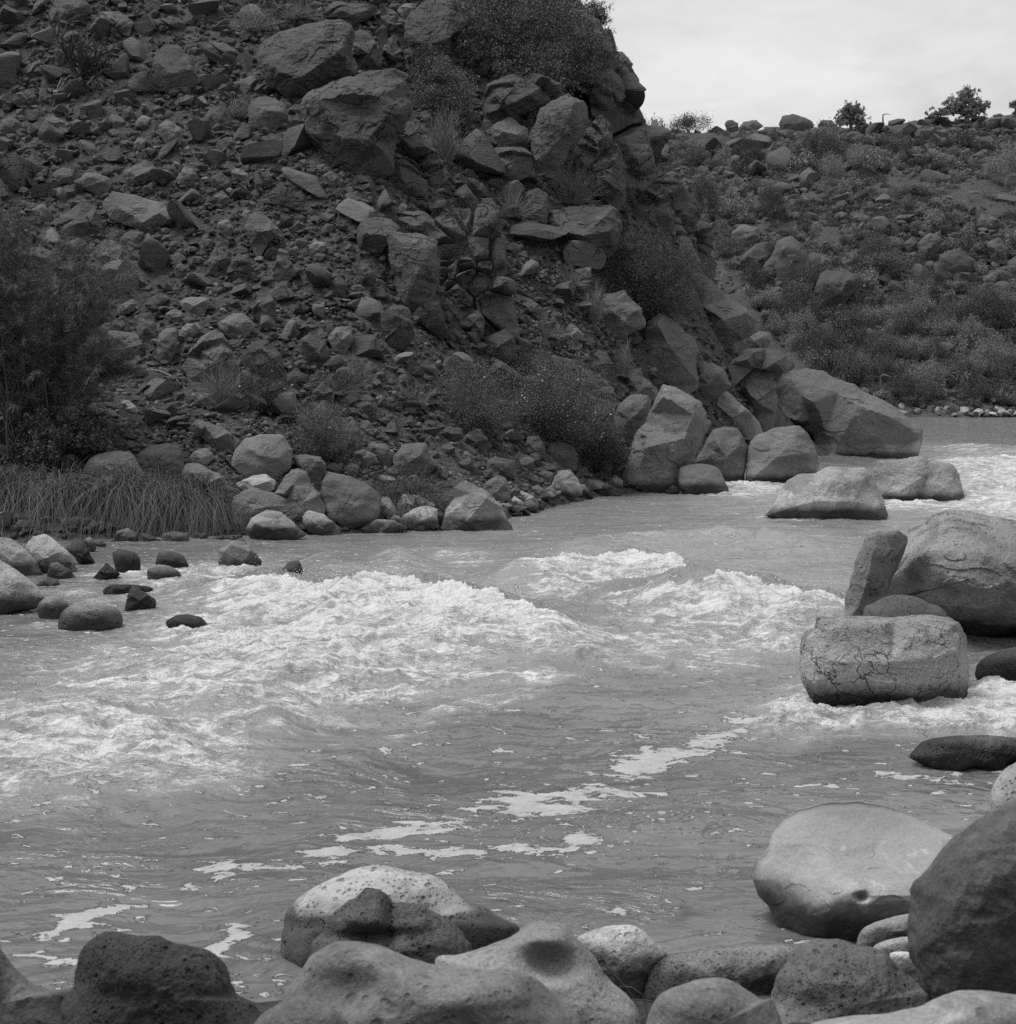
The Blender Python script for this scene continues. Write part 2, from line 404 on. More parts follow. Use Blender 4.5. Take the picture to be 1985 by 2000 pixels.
def traced(c, mat, outline, inner=None, name='rock', Y=None, rnd=0., dk=1., seed=None, label=None, cat='rock', group=None, res=None,
           amp=.05, chip=10, bumps=(), landmark=None, sink=.12, zb=0.0, botb=.55, soft=0., fwd=0., joints=None):
    pts = cr(c, outline); P0 = np.array([p[:2] for p in pts], float)
    area, cc = _area_c(P0)
    w = np.ptp(P0[:, 0]); h = np.ptp(P0[:, 1])
    sd = seed if seed is not None else int(cc[0]*7+cc[1]*13); rg = np.random.default_rng(sd)
    hb = max(P0[:, 1].max()-cc[1], 1e-3)
    bo = np.array([p[2] if len(p) > 2 else (botb*max(0, (p[1]-cc[1])/hb)**.8+(.08+.14*abs(p[0]-cc[0])/(w/2))*(1-rnd)) for p in pts])
    # sink the foot a little
    P = np.column_stack([P0, bo])
    low = (P[:, 1]-cc[1])/hb
    P[:, 1] += np.where(low > .45, sink*h*(low-.45)/.55, 0)
    if Y is None:
        yb = P0[:, 1].max(); xb = cc[0]
        xs = P0[P0[:, 1] > yb-.15*h, 0].mean()
        Yb, _ = hit([xs], [yb-1]); Yb = float(Yb[0])
    else: Yb = Y
    size = math.sqrt(area)*Yb/FPX
    D = .56*size*dk
    Yc = Yb+botb*D*.9+.04*size if Y is None else Yb
    if Y is None:
        Ym = float(hit([cc[0]], [cc[1]])[0][0]); Yc = min(Yc, max(Ym+.15*D, Yb+.2*D))
    Yc -= fwd
    if rnd > .5: P = _catmull(P, 4)
    wpx = max(w, h)*.512
    n = res or int(np.clip(wpx*(1.1 if rnd > .3 else 1.7), 60, 220)); m = max(14, n//3)
    th = np.linspace(0, 2*math.pi, n, endpoint=False)
    if rnd <= .5:
        ca = np.arctan2(P[:, 1]-cc[1], P[:, 0]-cc[0]) % (2*math.pi)
        ca = np.concatenate([ca, (ca+.012) % (2*math.pi), (ca-.012) % (2*math.pi)]); th = np.unique(np.round(np.concatenate([th, ca]), 4)); n = len(th)
    r, bth = _radial(P, cc, th)
    # inner guide points -> facets
    if inner is None:
        k = rg.uniform(-.12, .12); s1 = rg.uniform(.22, .38)
        inner = [(cc[0]-w*s1*rg.uniform(.6, 1), cc[1]-h*rg.uniform(.02, .26), rg.uniform(.6, .9)), (cc[0]+w*s1*rg.uniform(.6, 1), cc[1]-h*rg.uniform(-.05, .22), rg.uniform(.6, .9)),
                 (cc[0]+w*k, cc[1]+h*rg.uniform(.02, .2), rg.uniform(.85, 1.05)), (cc[0]+w*rg.uniform(-.2, .2), cc[1]-h*rg.uniform(.22, .34), rg.uniform(.35, .6))]
    else: inner = cr(c, inner)
    inn = []
    for q in inner:      # keep the guides inside the outline
        v = np.array(q[:2])-cc; a = math.atan2(v[1], v[0]); rr, _ = _radial(P, cc, np.array([a]))
        L = np.hypot(*v); 
        if rr[0] > 0 and L > .85*rr[0]: v = v*(.85*rr[0]/L)
        inn.append((cc[0]+v[0], cc[1]+v[1], q[2]))
    ro = np.unique(np.concatenate([np.arange(0, n, max(1, n//36)), np.searchsorted(th, np.arctan2(P[:, 1]-cc[1], P[:, 0]-cc[0]) % (2*math.pi)) % n])) if rnd <= .5 else np.arange(0, n, max(1, n//36))
    rim = np.column_stack([cc[0]+r[ro]*np.cos(th[ro]), cc[1]+r[ro]*np.sin(th[ro]), bth[ro]])
    allp = np.vstack([rim, np.array(inn)])
    res_ = delaunay_2d_cdt([Vector(p[:2]) for p in allp], [], [], 0, 1e-4)
    vv = [tuple(v) for v in res_[0]]; orig = res_[3]
    bz = np.array([allp[o_[0], 2] if o_ else 0. for o_ in orig]); vv = np.array(vv)
    def facet(px, py):
        best = np.full(px.shape, -1e9); val = np.zeros(px.shape)
        for f in res_[2]:
            A, B, C_ = vv[f[0]], vv[f[1]], vv[f[2]]
            den = (B[1]-C_[1])*(A[0]-C_[0])+(C_[0]-B[0])*(A[1]-C_[1])
            if abs(den) < 1e-9: continue
            l1 = ((B[1]-C_[1])*(px-C_[0])+(C_[0]-B[0])*(py-C_[1]))/den
            l2 = ((C_[1]-A[1])*(px-C_[0])+(A[0]-C_[0])*(py-C_[1]))/den
            l3 = 1-l1-l2; mn = np.minimum(np.minimum(l1, l2), l3)
            u = mn > best; best = np.where(u, mn, best); val = np.where(u, l1*bz[f[0]]+l2*bz[f[1]]+l3*bz[f[2]], val)
        return val
    al = np.linspace(0, math.pi/2, m+1)[1:]
    fr = np.sin(al)[::-1]                       # rim first -> centre
    mb = max(5, m//3)
    back = np.sin(np.linspace(0, math.pi/2, mb+1)[1:-1])[::-1]
    rho_f, TH = np.meshgrid(fr[:], th, indexing='ij')
    px = cc[0]+rho_f*r*np.cos(TH); py = cc[1]+rho_f*r*np.sin(TH)
    zf = facet(px, py) if rnd < 1 else 0
    if soft:
        sr = soft*math.sqrt(area); k_ = [(math.cos(q_)*sr*e_, math.sin(q_)*sr*e_) for q_, e_ in [(0, 1), (1.05, .6), (2.1, 1), (3.14, .6), (4.2, 1), (5.2, .6)]]
        zf = (zf+sum(facet(px+a_, py+b_) for a_, b_ in k_))/7*np.clip(1, 0, 1)
        zf = zf+(bth-zf)*np.clip((rho_f-.9)*10, 0, 1)
    zr = np.sqrt(np.clip(1-rho_f**2, 0, 1))*.95+bth*rho_f**2
    z = (1-rnd)*zf+rnd*zr
    for (bx, by, sx, sy, a) in bumps:
        q = cr(c, [(bx, by)])[0]; s_ = CROP[c][2]
        z = z+a*np.exp(-((px-q[0])/(sx*s_))**2-((py-q[1])/(sy*s_))**2)*np.clip((1-rho_f)*6, 0, 1)
    rb, TB = np.meshgrid(back, th, indexing='ij')
    pxb = cc[0]+rb*r*np.cos(TB); pyb = cc[1]+rb*r*np.sin(TB)
    zbk = -np.sqrt(np.clip(1-rb**2, 0, 1))*.85+bth*rb**2
    cz = (1-rnd)*float(facet(np.array([cc[0]]), np.array([cc[1]]))[0])+rnd*.95
    for (bx, by, sx, sy, a) in bumps:
        q = cr(c, [(bx, by)])[0]; s_ = CROP[c][2]; cz += a*math.exp(-((cc[0]-q[0])/(sx*s_))**2-((cc[1]-q[1])/(sy*s_))**2)
    PX = np.concatenate([px.ravel(), pxb.ravel(), [cc[0], cc[0]]]); PY = np.concatenate([py.ravel(), pyb.ravel(), [cc[1], cc[1]]])
    Z = np.concatenate([z.ravel(), zbk.ravel(), [cz, -.85]])*D
    V = at(PX, PY, Yc-Z)
    nf, nb_ = len(fr), len(back)
    g = np.arange(nf*n).reshape(nf, n); gb = nf*n+np.arange(nb_*n).reshape(nb_, n)
    j = np.roll(np.arange(n), -1)
    Q = [np.stack([g[:-1], g[1:], g[1:][:, j], g[:-1][:, j]], -1).reshape(-1, 4)]
    G2 = np.vstack([g[0:1], gb])
    Q.append(np.stack([G2[:-1], G2[:-1][:, j], G2[1:][:, j], G2[1:]], -1).reshape(-1, 4))
    fc, bc = len(PX)-2, len(PX)-1
    Tt = [np.stack([g[-1], np.full(n, fc), g[-1][j]], -1), np.stack([G2[-1], G2[-1][j], np.full(n, bc)], -1)]
    c0 = V.mean(0); W = V-c0
    nrm = W/(np.linalg.norm(W, axis=1, keepdims=True)+1e-9)
    q = (W/size)
    a1 = amp*(1-.45*rnd)
    disp = a1*fbm3(q*2.2+sd % 97, 3)+a1*.8*fbm3(q*6+sd % 31, 4, .6)
    if rnd < .5: # broken, stepped surface
        f_ = n3(q*np.array([2.5, 2.5, 5.])+sd % 13); disp = disp+a1*.9*(np.round(f_*3)/3)
    W = W+nrm*(disp*size)[:, None]
    if rnd < .75:
        for _ in range(int(chip*1.5)):                       # knock corners off
            nn = rg.normal(size=3); nn /= np.linalg.norm(nn)
            s = W@nn; d = s.max()*(1-rg.uniform(.005, .075)*(1-rnd*.6)); e = np.clip(s-d, 0, None); W -= e[:, None]*nn*.9
    jt = .30
    if joints is None and landmark is None and mat in ('cliff', 'slope') and rnd < .3 and max(w, h) > 55: joints = (int(rg.integers(3, 7)), .055*size, .040*size); jt = .15
    if joints:                                      # bedrock broken into blocks along joints
        k_, dep, gap = joints; sc_ = np.array([1., 1.2, 1.25])
        S_ = W[rg.integers(0, len(W), k_)]*.95; dist = np.full((len(W), 2), 1e9); own = np.zeros(len(W), int)
        wob = W+size*.012*np.stack([fbm3(q*7+3, 3), fbm3(q*7+11, 3), fbm3(q*7+29, 3)], -1)
        for i_, s0 in enumerate(S_):
            d_ = np.linalg.norm((wob-s0)*sc_, axis=1); c1 = d_ < dist[:, 0]; c2 = (~c1) & (d_ < dist[:, 1])
            dist[:, 1] = np.where(c1, dist[:, 0], np.where(c2, d_, dist[:, 1])); dist[:, 0] = np.where(c1, d_, dist[:, 0]); own = np.where(c1, i_, own)
        off = rg.uniform(-.5, .7, k_)[own]*dep; tl = rg.normal(0, jt, (k_, 3))[own]; off = off+((W-S_[own])*tl).sum(1)
        edge = dist[:, 1]-dist[:, 0]; off = off*(1-np.exp(-(edge/(gap*.8))**2))
        W = W+(nrm*.45+np.array([0, -.75, .12]))*(off-gap*np.exp(-(edge/(gap*.30))**2))[:, None]
    me = mesh_np(name, W, tris=np.vstack(Tt), quads=np.vstack(Q), sharp=(20 if rnd < .5 else None))
    o = obj(name, me, M[mat], loc=c0, cat=cat, label=label, group=group)
    ROCKS.append(dict(o=o, px=cc[0], py=cc[1], w=w, h=h, mat=mat, lm=landmark, Y=Yc, hand=True))
    OUTLINES.append(P0)
    return o

def inside(px, py, poly):
    P = np.asarray(poly)[:, :2]; r = np.zeros(np.shape(px), bool); n = len(P)
    for i in range(n):
        a, b = P[i], P[i-1]
        r ^= ((a[1] > py) != (b[1] > py)) & (px < (b[0]-a[0])*(py-a[1])/(b[1]-a[1]+1e-12)+a[0])
    return r

# unit stones, cut by planes
def _ico(level):
    import bmesh
    bm = bmesh.new(); bmesh.ops.create_icosphere(bm, subdivisions=level, radius=1)
    v = np.array([x.co[:] for x in bm.verts]); f = np.array([[x.index for x in p.verts] for p in bm.faces]); bm.free()
    return v, f
_ICO = {k: _ico(k) for k in (1, 2, 3, 4)}
def stone(seed, level=3, cuts=13, flat=1., rough=.03, depth=(.42, .75)):
    rg = np.random.default_rng(seed); v, f = _ICO[level]; v = v.copy()
    if rough: v += v*(rough*fbm3(v*2.3+seed, 4, .6)*2.5)[:, None]
    for _ in range(cuts):
        nn = rg.normal(size=3); nn /= np.linalg.norm(nn); d = rg.uniform(*depth)
        v -= np.clip(v@nn-d, 0, None)[:, None]*nn
    v *= np.array([rg.uniform(.8, 1.25), rg.uniform(.7, 1.1), rg.uniform(.55, .9)*flat])
    v /= np.abs(v).max(0).mean()
    return v, f
def rotm(rg, tilt=1.):
    a, b, c = rg.uniform(0, 2*math.pi), rg.normal(0, .45*tilt), rg.normal(0, .45*tilt)
    Rz = np.array([[math.cos(a), -math.sin(a), 0], [math.sin(a), math.cos(a), 0], [0, 0, 1]])
    Rx = np.array([[1, 0, 0], [0, math.cos(b), -math.sin(b)], [0, math.sin(b), math.cos(b)]])
    Ry = np.array([[math.cos(c), 0, math.sin(c)], [0, 1, 0], [-math.sin(c), 0, math.cos(c)]])
    return Rx@Ry@Rz
def stuff_stones(name, mat, X, Y, Z, S, label, cat, level=1, nproto=12, seed=0, rnd=False, kind='stuff'):
    rg = np.random.default_rng(seed)
    pr = [stone(seed*50+i, level, 9, rough=0 if level == 1 else .03, depth=(.6, .85) if rnd else (.42, .75)) for i in range(nproto)]
    VS = []; FS = []; off = 0
    for i in range(len(X)):
        v, f = pr[rg.integers(nproto)]
        v = (v@rotm(rg).T)*S[i]*np.array([1, 1, rg.uniform(.7, 1.1)])+np.array([X[i], Y[i], Z[i]])
        VS.append(v); FS.append(f+off); off += len(v)
    me = mesh_np(name, np.vstack(VS), tris=np.vstack(FS), smooth=level > 1, sharp=35 if level > 1 else None)
    return obj(name, me, M[mat], label=label, cat=cat, kind=kind)
# ------------------------------------------------------------------ the boulders, one call each
t = traced
# --- foreground stones on the near bank
t('K', 'vesic', [(470,1534),(480,1380),(545,1260),(575,1110),(620,980),(700,890),(850,850),(1000,870),(1100,860),(1250,900),(1500,980),(1600,1030),(1690,1130),(1760,1300),(1800,1330),(1918,1420),(1960,1720),(470,1720)], name='boulder', Y=5.0, rnd=.8, amp=.09, dk=.9, label='dark pitted lava boulder cut off by the bottom edge, left of the pale saddle boulders', landmark='the dark pitted foreground boulder')
t('K', 'smooth', [(-400,800),(-60,900),(0,960),(70,1060),(150,1160),(250,1235),(350,1272),(430,1285),(540,1275),(560,1450),(560,1750),(-400,1750)], name='boulder', Y=5.3, rnd=.9, amp=.05, bumps=[(0,1250,110,260,-.12)], label='smooth grey boulder cropped by the bottom left corner')
t('J', 'speckle', [(285,640),(295,590),(300,540),(345,490),(400,450),(480,415),(560,375),(650,358),(740,375),(860,400),(910,440),(980,500),(1050,520),(1100,555),(1185,600),(1120,660),(1050,700),(800,800),(450,800),(300,740)], name='boulder', Y=7.5, rnd=.85, amp=.05, label='pale speckled boulder with small pinholes behind the dark porous rock', landmark='the pale speckled boulder')
t('J', 'vesic', [(395,665),(440,620),(480,550),(560,490),(610,450),(680,465),(710,500),(740,490),(830,520),(900,570),(960,620),(1010,680),(1000,780),(700,830),(420,780)], name='boulder', Y=6.7, rnd=.8, amp=.11, bumps=[(700,560,30,90,-.3),(640,630,110,25,-.35),(560,560,90,50,.15)], label='dark sponge-textured lava rock resting against the pale speckled boulder', landmark='the dark sponge-textured rock')
t('J', 'smooth', [(860,718),(950,700),(1050,670),(1150,630),(1220,590),(1290,577),(1350,590),(1400,640),(1450,700),(1520,790),(1600,870),(1640,960),(1650,1100),(1100,1100),(900,900)], name='boulder', Y=6.0, rnd=.9, amp=.05, bumps=[(1290,740,90,60,-.35),(1250,640,120,40,.15)], label='smooth grey boulder with a dark hollow, rear one of the saddle-shaped pair', landmark='the rear saddle boulder')
t('J', 'smooth', [(285,880),(330,800),(390,710),(450,670),(500,652),(600,655),(700,680),(790,715),(880,740),(1030,752),(1130,758),(1220,780),(1300,830),(1370,890),(1430,970),(1450,1120),(280,1120)], name='boulder', Y=5.2, rnd=.9, amp=.05, bumps=[(560,820,130,80,-.18),(1000,860,200,90,.1)], label='large smooth pale boulder front centre, front one of the saddle-shaped pair', landmark='the front saddle boulder')
t('J', 'smooth', [(170,1000),(220,920),(300,870),(370,855),(430,875),(500,920),(560,1000),(560,1120),(160,1120)], name='boulder', Y=4.6, rnd=.9, amp=.07, label='small mottled stone at the bottom edge between dark lava boulder and saddle boulder')
t('J', 'river', [(1390,640),(1480,600),(1560,590),(1620,595),(1680,640),(1735,700),(1700,740),(1670,800),(1640,870),(1540,880),(1460,780),(1400,700)], name='boulder', Y=6.8, rnd=.8, label='streaky wet-looking boulder at the water edge right of the saddle boulders', landmark='the streaky waterside boulder')
t('I', 'vesic_mid', [(-60,1690),(0,1600),(60,1550),(150,1535),(300,1512),(500,1500),(740,1500),(800,1560),(780,1700),(610,1850),(400,1860),(100,1860),(-50,1800)], name='boulder', Y=6.7, rnd=.8, amp=.08, label='low dark flat-topped boulder behind the pale dome and beside the speckled dark one')
t('I', 'smooth', [(-60,1918),(0,1770),(80,1720),(200,1680),(330,1670),(420,1700),(500,1750),(560,1790),(620,1805),(680,2150),(-100,2150)], name='boulder', Y=5.1, rnd=.95, amp=.04, label='pale rounded dome of stone at the bottom edge with small pits', landmark='the pale dome at the bottom edge')
t('I', 'vesic_mid', [(590,1918),(610,1800),(630,1680),(680,1600),(740,1510),(820,1470),(950,1465),(1050,1490),(1150,1510),(1240,1560),(1330,1650),(1420,1720),(1500,1740),(1540,1820),(1450,2100),(590,2100)], name='boulder', Y=5.6, rnd=.85, amp=.07, label='dark grainy rounded boulder below the big sandy boulder', landmark='the dark grainy boulder')
t('I', 'darksmooth', [(1360,1180),(1420,1120),(1530,980),(1660,870),(1760,790),(1850,740),(1918,720),(2200,680),(2400,1200),(2300,1950),(1850,1900),(1560,1860),(1450,1740),(1370,1600),(1335,1480),(1350,1320)], name='boulder', Y=5.7, rnd=.7, amp=.07, inner=[(1720,980,.85),(1600,1300,1.),(1750,1500,1.)], label='huge dark mottled boulder filling the lower right edge', landmark='the huge dark boulder on the right edge')
t('I', 'speckle', [(1770,800),(1775,700),(1800,620),(1850,550),(1918,510),(2050,490),(2250,560),(2250,1000),(2150,1300),(1950,1300),(1850,1000)], name='boulder', Y=8.6, rnd=.9, label='bright rounded boulder peeping above the huge dark one at the right edge')
t('I', 'sandy', [(515,1150,.45),(520,1060,.4),(580,990,.35),(605,900,.22),(680,820,.1),(745,775,.03),(880,745,0.),(1080,733,0.),(1200,745,0.),(1350,790,.08),(1500,870,.22),(1650,950,.4),(1720,1050,.6),(1600,1250,.9),(1400,1330,1.0),(1180,1380,.95),(1100,1440,.85),(1060,1520,.75),(900,1540,.7),(780,1500,.65),(700,1430,.58),(640,1370,.55),(600,1290,.5),(545,1230,.46)],
  [(760,900,.40),(850,1000,.58),(910,1150,.86),(900,1290,1.0),(860,1420,.88),(1200,900,.34),(1040,1000,.54),(1300,1080,.68),(1130,1230,1.08),(1350,1230,1.05),(1080,1360,.92),(690,1150,.62),(980,860,.25)], name='boulder', Y=8.1, rnd=.0, amp=.018, chip=0, dk=1.5, soft=.07, bumps=[(1090,1240,40,25,-.08),(1100,1010,110,45,-.03)], label='large pale sandy boulder with a wet dark foot, at the water on the lower right', landmark='the large sandy boulder', sink=.05)
t('I', 'cobble', [(1070,1500),(1090,1420),(1180,1370),(1290,1340),(1400,1330),(1400,1440),(1280,1460),(1160,1510)], name='stone', Y=6.9, rnd=.7, label='pale wedge of stone under the right foot of the large sandy boulder')
t('I', 'cobble', [(1150,1510),(1240,1465),(1380,1455),(1390,1540),(1250,1580),(1180,1560)], name='stone', Y=6.6, rnd=.7, label='small pale stone tucked below the pale wedge beside the huge dark boulder')
t('I', 'white', [(1240,1550),(1300,1530),(1380,1550),(1380,1600),(1300,1620)], name='stone', Y=6.3, rnd=.8, label='tiny white pebble between the dark grainy and the huge dark boulder')
t('I', 'smooth', [(760,1960),(1000,1880),(1200,1865),(1380,1830),(1480,1790),(1600,1745),(1750,1738),(1918,1760),(2250,1820),(2250,2250),(700,2250)], name='boulder', Y=4.5, rnd=.95, amp=.04, label='broad pale boulder across the bottom right corner')
# --- boulders in the river, right side
t('I', 'vesic_mid', [(1335,490),(1380,440),(1440,400),(1560,380),(1750,373),(1918,385),(2150,420),(2200,500),(1918,510),(1830,550),(1700,535),(1600,555),(1480,540),(1400,515)], name='boulder', rnd=.75, amp=.07, dk=1.1, label='low flat pitted boulder barely above water at the right edge')
t('F', 'cracked', [(752,1930),(757,1830),(770,1770),(800,1735),(850,1720),(865,1665),(1000,1652),(1200,1662),(1400,1653),(1560,1660),(1615,1685),(1645,1760),(1660,1870),(1672,1990),(1655,2060),(1620,2100),(1560,2138),(1500,2163),(1400,2158),(1260,2143),(1150,2133),(1000,2123),(900,2098),(820,2068),(770,1998)],
  [(870,1715,.5),(1000,1700,.55),(1200,1705,.6),(1400,1700,.6),(1570,1710,.5),(850,1850,.75),(1000,1900,.95),(1250,1900,1.0),(1450,1880,1.0),(1600,1850,.75),(850,2010,.8),(1100,2020,1.),(1350,2020,1.),(1550,2000,.85),(1100,2100,.7),(1400,2110,.7)], name='boulder', rnd=.06, amp=.03, chip=0, dk=.8, soft=.02, label='big square boulder with a cracked face standing in the rapid', landmark='the cracked square boulder', botb=.35)
t('F', 'river', [(1120,1600),(1150,1490),(1190,1390),(1230,1310),(1290,1230),(1370,1160),(1450,1120),(1560,1095),(1680,1100),(1780,1125),(1918,1165),(2150,1250),(2350,1450),(2300,1700),(2050,1740),(1918,1700),(1800,1745),(1700,1730),(1610,1690),(1540,1640),(1480,1600),(1400,1560),(1300,1550),(1200,1580)],
  [(1250,1330,.6),(1450,1300,.85),(1700,1300,.95),(1900,1350,1.05),(1560,1470,1.15),(1800,1530,1.2),(2050,1450,1.1),(1320,1430,.75),(1900,1650,.8),(1380,1500,.35),(1600,1620,.5)], name='boulder', Y=16.8, rnd=.2, amp=.04, chip=1, dk=1.05, botb=.0, soft=.05, label='huge rounded boulder with an overhanging dark underside at the right edge', landmark='the huge overhanging river boulder')
t('F', 'speckle', [(990,1680),(1000,1570),(1040,1450),(1060,1350),(1110,1240),(1170,1203),(1280,1200),(1345,1240),(1310,1340),(1250,1480),(1190,1600),(1160,1850),(1000,1850)], [(1150,1330,.5),(1110,1480,.8),(1080,1600,.95)], name='boulder', Y=15.6, rnd=.4, dk=.7, label='pale upright slab leaning on the left of the overhanging boulder')
t('F', 'vesic_mid', [(1100,1640),(1150,1585),(1260,1545),(1380,1550),(1470,1590),(1560,1660),(1600,1950),(1100,1950)], name='boulder', Y=14.0, rnd=.8, label='dark round rock sheltered beneath the overhanging boulder, behind the square one')
t('F', 'bank_dark', [(1690,1940),(1760,1870),(1918,1820),(2150,1850),(2150,2010),(1918,2030),(1750,2010)], name='rock', rnd=.6, label='wet black ledge with water spilling over it at the right edge')
t('F', 'river', [(575,1100),(620,1060),(650,990),(700,930),(760,895),(850,890),(900,860),(960,850),(1020,862),(1100,860),(1150,890),(1180,960),(1210,1040),(1230,1110),(1180,1135),(1000,1142),(850,1142),(720,1130),(640,1110)], [(760,960,.5),(950,930,.55),(1100,930,.5),(850,1040,.9),(1050,1040,.95),(1160,1070,.7),(700,1070,.7)], name='boulder', rnd=.5, amp=.06, chip=5, label='low lumpy pitted boulder in the rapid, left one of two', landmark='the lumpy mid-river boulder')
t('F', 'river', [(1150,870),(1170,820),(1300,812),(1400,790),(1500,820),(1580,850),(1620,890),(1640,980),(1657,1058),(1560,1055),(1400,1050),(1240,1035),(1190,1000),(1165,940)], [(1250,900,.55),(1450,890,.6),(1580,920,.6),(1300,980,.95),(1500,990,.95),(1600,1030,.7)], name='boulder', rnd=.3, chip=5, label='flat-topped block in the rapid behind the lumpy pitted boulder', landmark='the flat-topped river block')
t('F', 'bank', [(600,640),(640,500),(630,440),(660,370),(700,340),(800,325),(880,335),(950,375),(1050,410),(1150,470),(1300,550),(1390,630),(1422,660),(1415,720),(1395,790),(1330,812),(1200,815),(1000,815),(880,815),(850,760),(830,690),(760,640)],
  [(700,380,.35),(830,420,.6),(960,450,.55),(1080,520,.85),(1040,600,.95),(990,680,.95),(940,790,.9),(780,480,.62),(760,610,.65),(840,510,.82),(810,600,.6),(900,650,.75),(1150,545,.82),(1240,590,.75),(1350,655,.5),(1200,720,.75),(1330,740,.5)], name='boulder', rnd=.08, amp=.035, chip=5, dk=1.0, label='giant wedge-shaped boulder at the tip of the far left bank', landmark='the giant wedge boulder', botb=.6)
t('F', 'bank', [(-190,900),(-157,820),(-117,700),(-47,560),(0,450),(30,410),(90,415),(150,450),(230,510),(270,560),(265,640),(240,720),(200,790),(130,860),(110,950),(30,972),(-100,962),(-180,942)],
  [(30,480,.5),(180,540,.62),(190,590,.75),(150,700,.95),(60,880,.9),(-60,750,.85),(-100,850,.8),(230,600,.5)], name='boulder', rnd=.08, amp=.05, label='tall leaning boulder at the waterline below the upright slab', landmark='the tall leaning boulder')
t('F', 'bank', [(-92,310),(-77,200),(-57,70),(0,25),(60,50),(110,80),(150,130),(200,170),(215,230),(205,300),(218,400),(180,435),(100,410),(40,380),(0,360),(-60,340)], [(0,90,.8),(60,200,.9),(130,300,.8),(170,250,.6),(-40,260,.6)], name='boulder', rnd=.05, fwd=1.3, label='tall upright pale slab standing above the leaning boulder', landmark='the upright pale slab', dk=.8)
t('F', 'bank', [(205,830),(250,740),(300,660),(360,630),(420,640),(460,690),(480,740),(475,850),(460,930),(400,950),(350,920),(330,870),(270,840)], name='boulder', rnd=.35, label='rounded boulder between the tall leaning boulder and the pale blocky one')
t('F', 'bank', [(470,945),(475,850),(480,740),(530,690),(620,645),(740,635),(800,670),(840,740),(870,830),(875,880),(760,890),(650,930),(520,952)], [(560,720,.5),(740,700,.55),(800,780,.8),(640,800,.95),(560,870,.9)], name='boulder', rnd=.2, label='blocky boulder with a silt line left of the giant wedge boulder', landmark='the silt-lined block')
t('F', 'bank', [(108,920),(120,860),(170,840),(260,840),(320,860),(350,910),(388,995),(330,1007),(200,1005),(130,980)], name='boulder', rnd=.7, label='small round boulder in the water at the foot of the leaning boulder')
t('F', 'bank_dark', [(40,985),(80,950),(118,970),(112,1002),(60,1007)], name='rock', rnd=.5)
t('F', 'bank', [(400,400),(460,330),(520,310),(600,310),(690,330),(660,370),(630,440),(645,500),(610,650),(560,660),(500,560),(460,470),(410,420)], name='boulder', rnd=.05)
t('F', 'bank', [(180,450),(215,380),(230,310),(290,295),(350,320),(380,380),(400,420),(340,460),(260,500)], name='boulder', rnd=.3)
t('F', 'bank', [(245,520),(290,470),(350,440),(420,490),(480,540),(540,610),(567,660),(540,690),(440,682),(400,660),(350,650),(290,660),(265,630)], name='boulder', rnd=.1)
t('F', 'bank', [(370,330),(400,280),(480,220),(560,215),(640,240),(720,270),(748,325),(690,350),(600,340),(520,330),(450,350),(400,410)], name='boulder', rnd=.05)
t('F', 'bank', [(380,215),(420,150),(480,125),(600,130),(625,210),(520,215),(440,225)], name='slab', rnd=.0)
t('C', 'slope_pale', [(150,1450),(250,1470),(330,1540),(400,1610),(480,1650),(520,1700),(548,1765),(430,1800),(330,1830),(260,1780),(230,1650)], name='slab', rnd=.1, label='broad pale slab sloping down to the right beside the dark round shrub', landmark='the broad sloping slab')
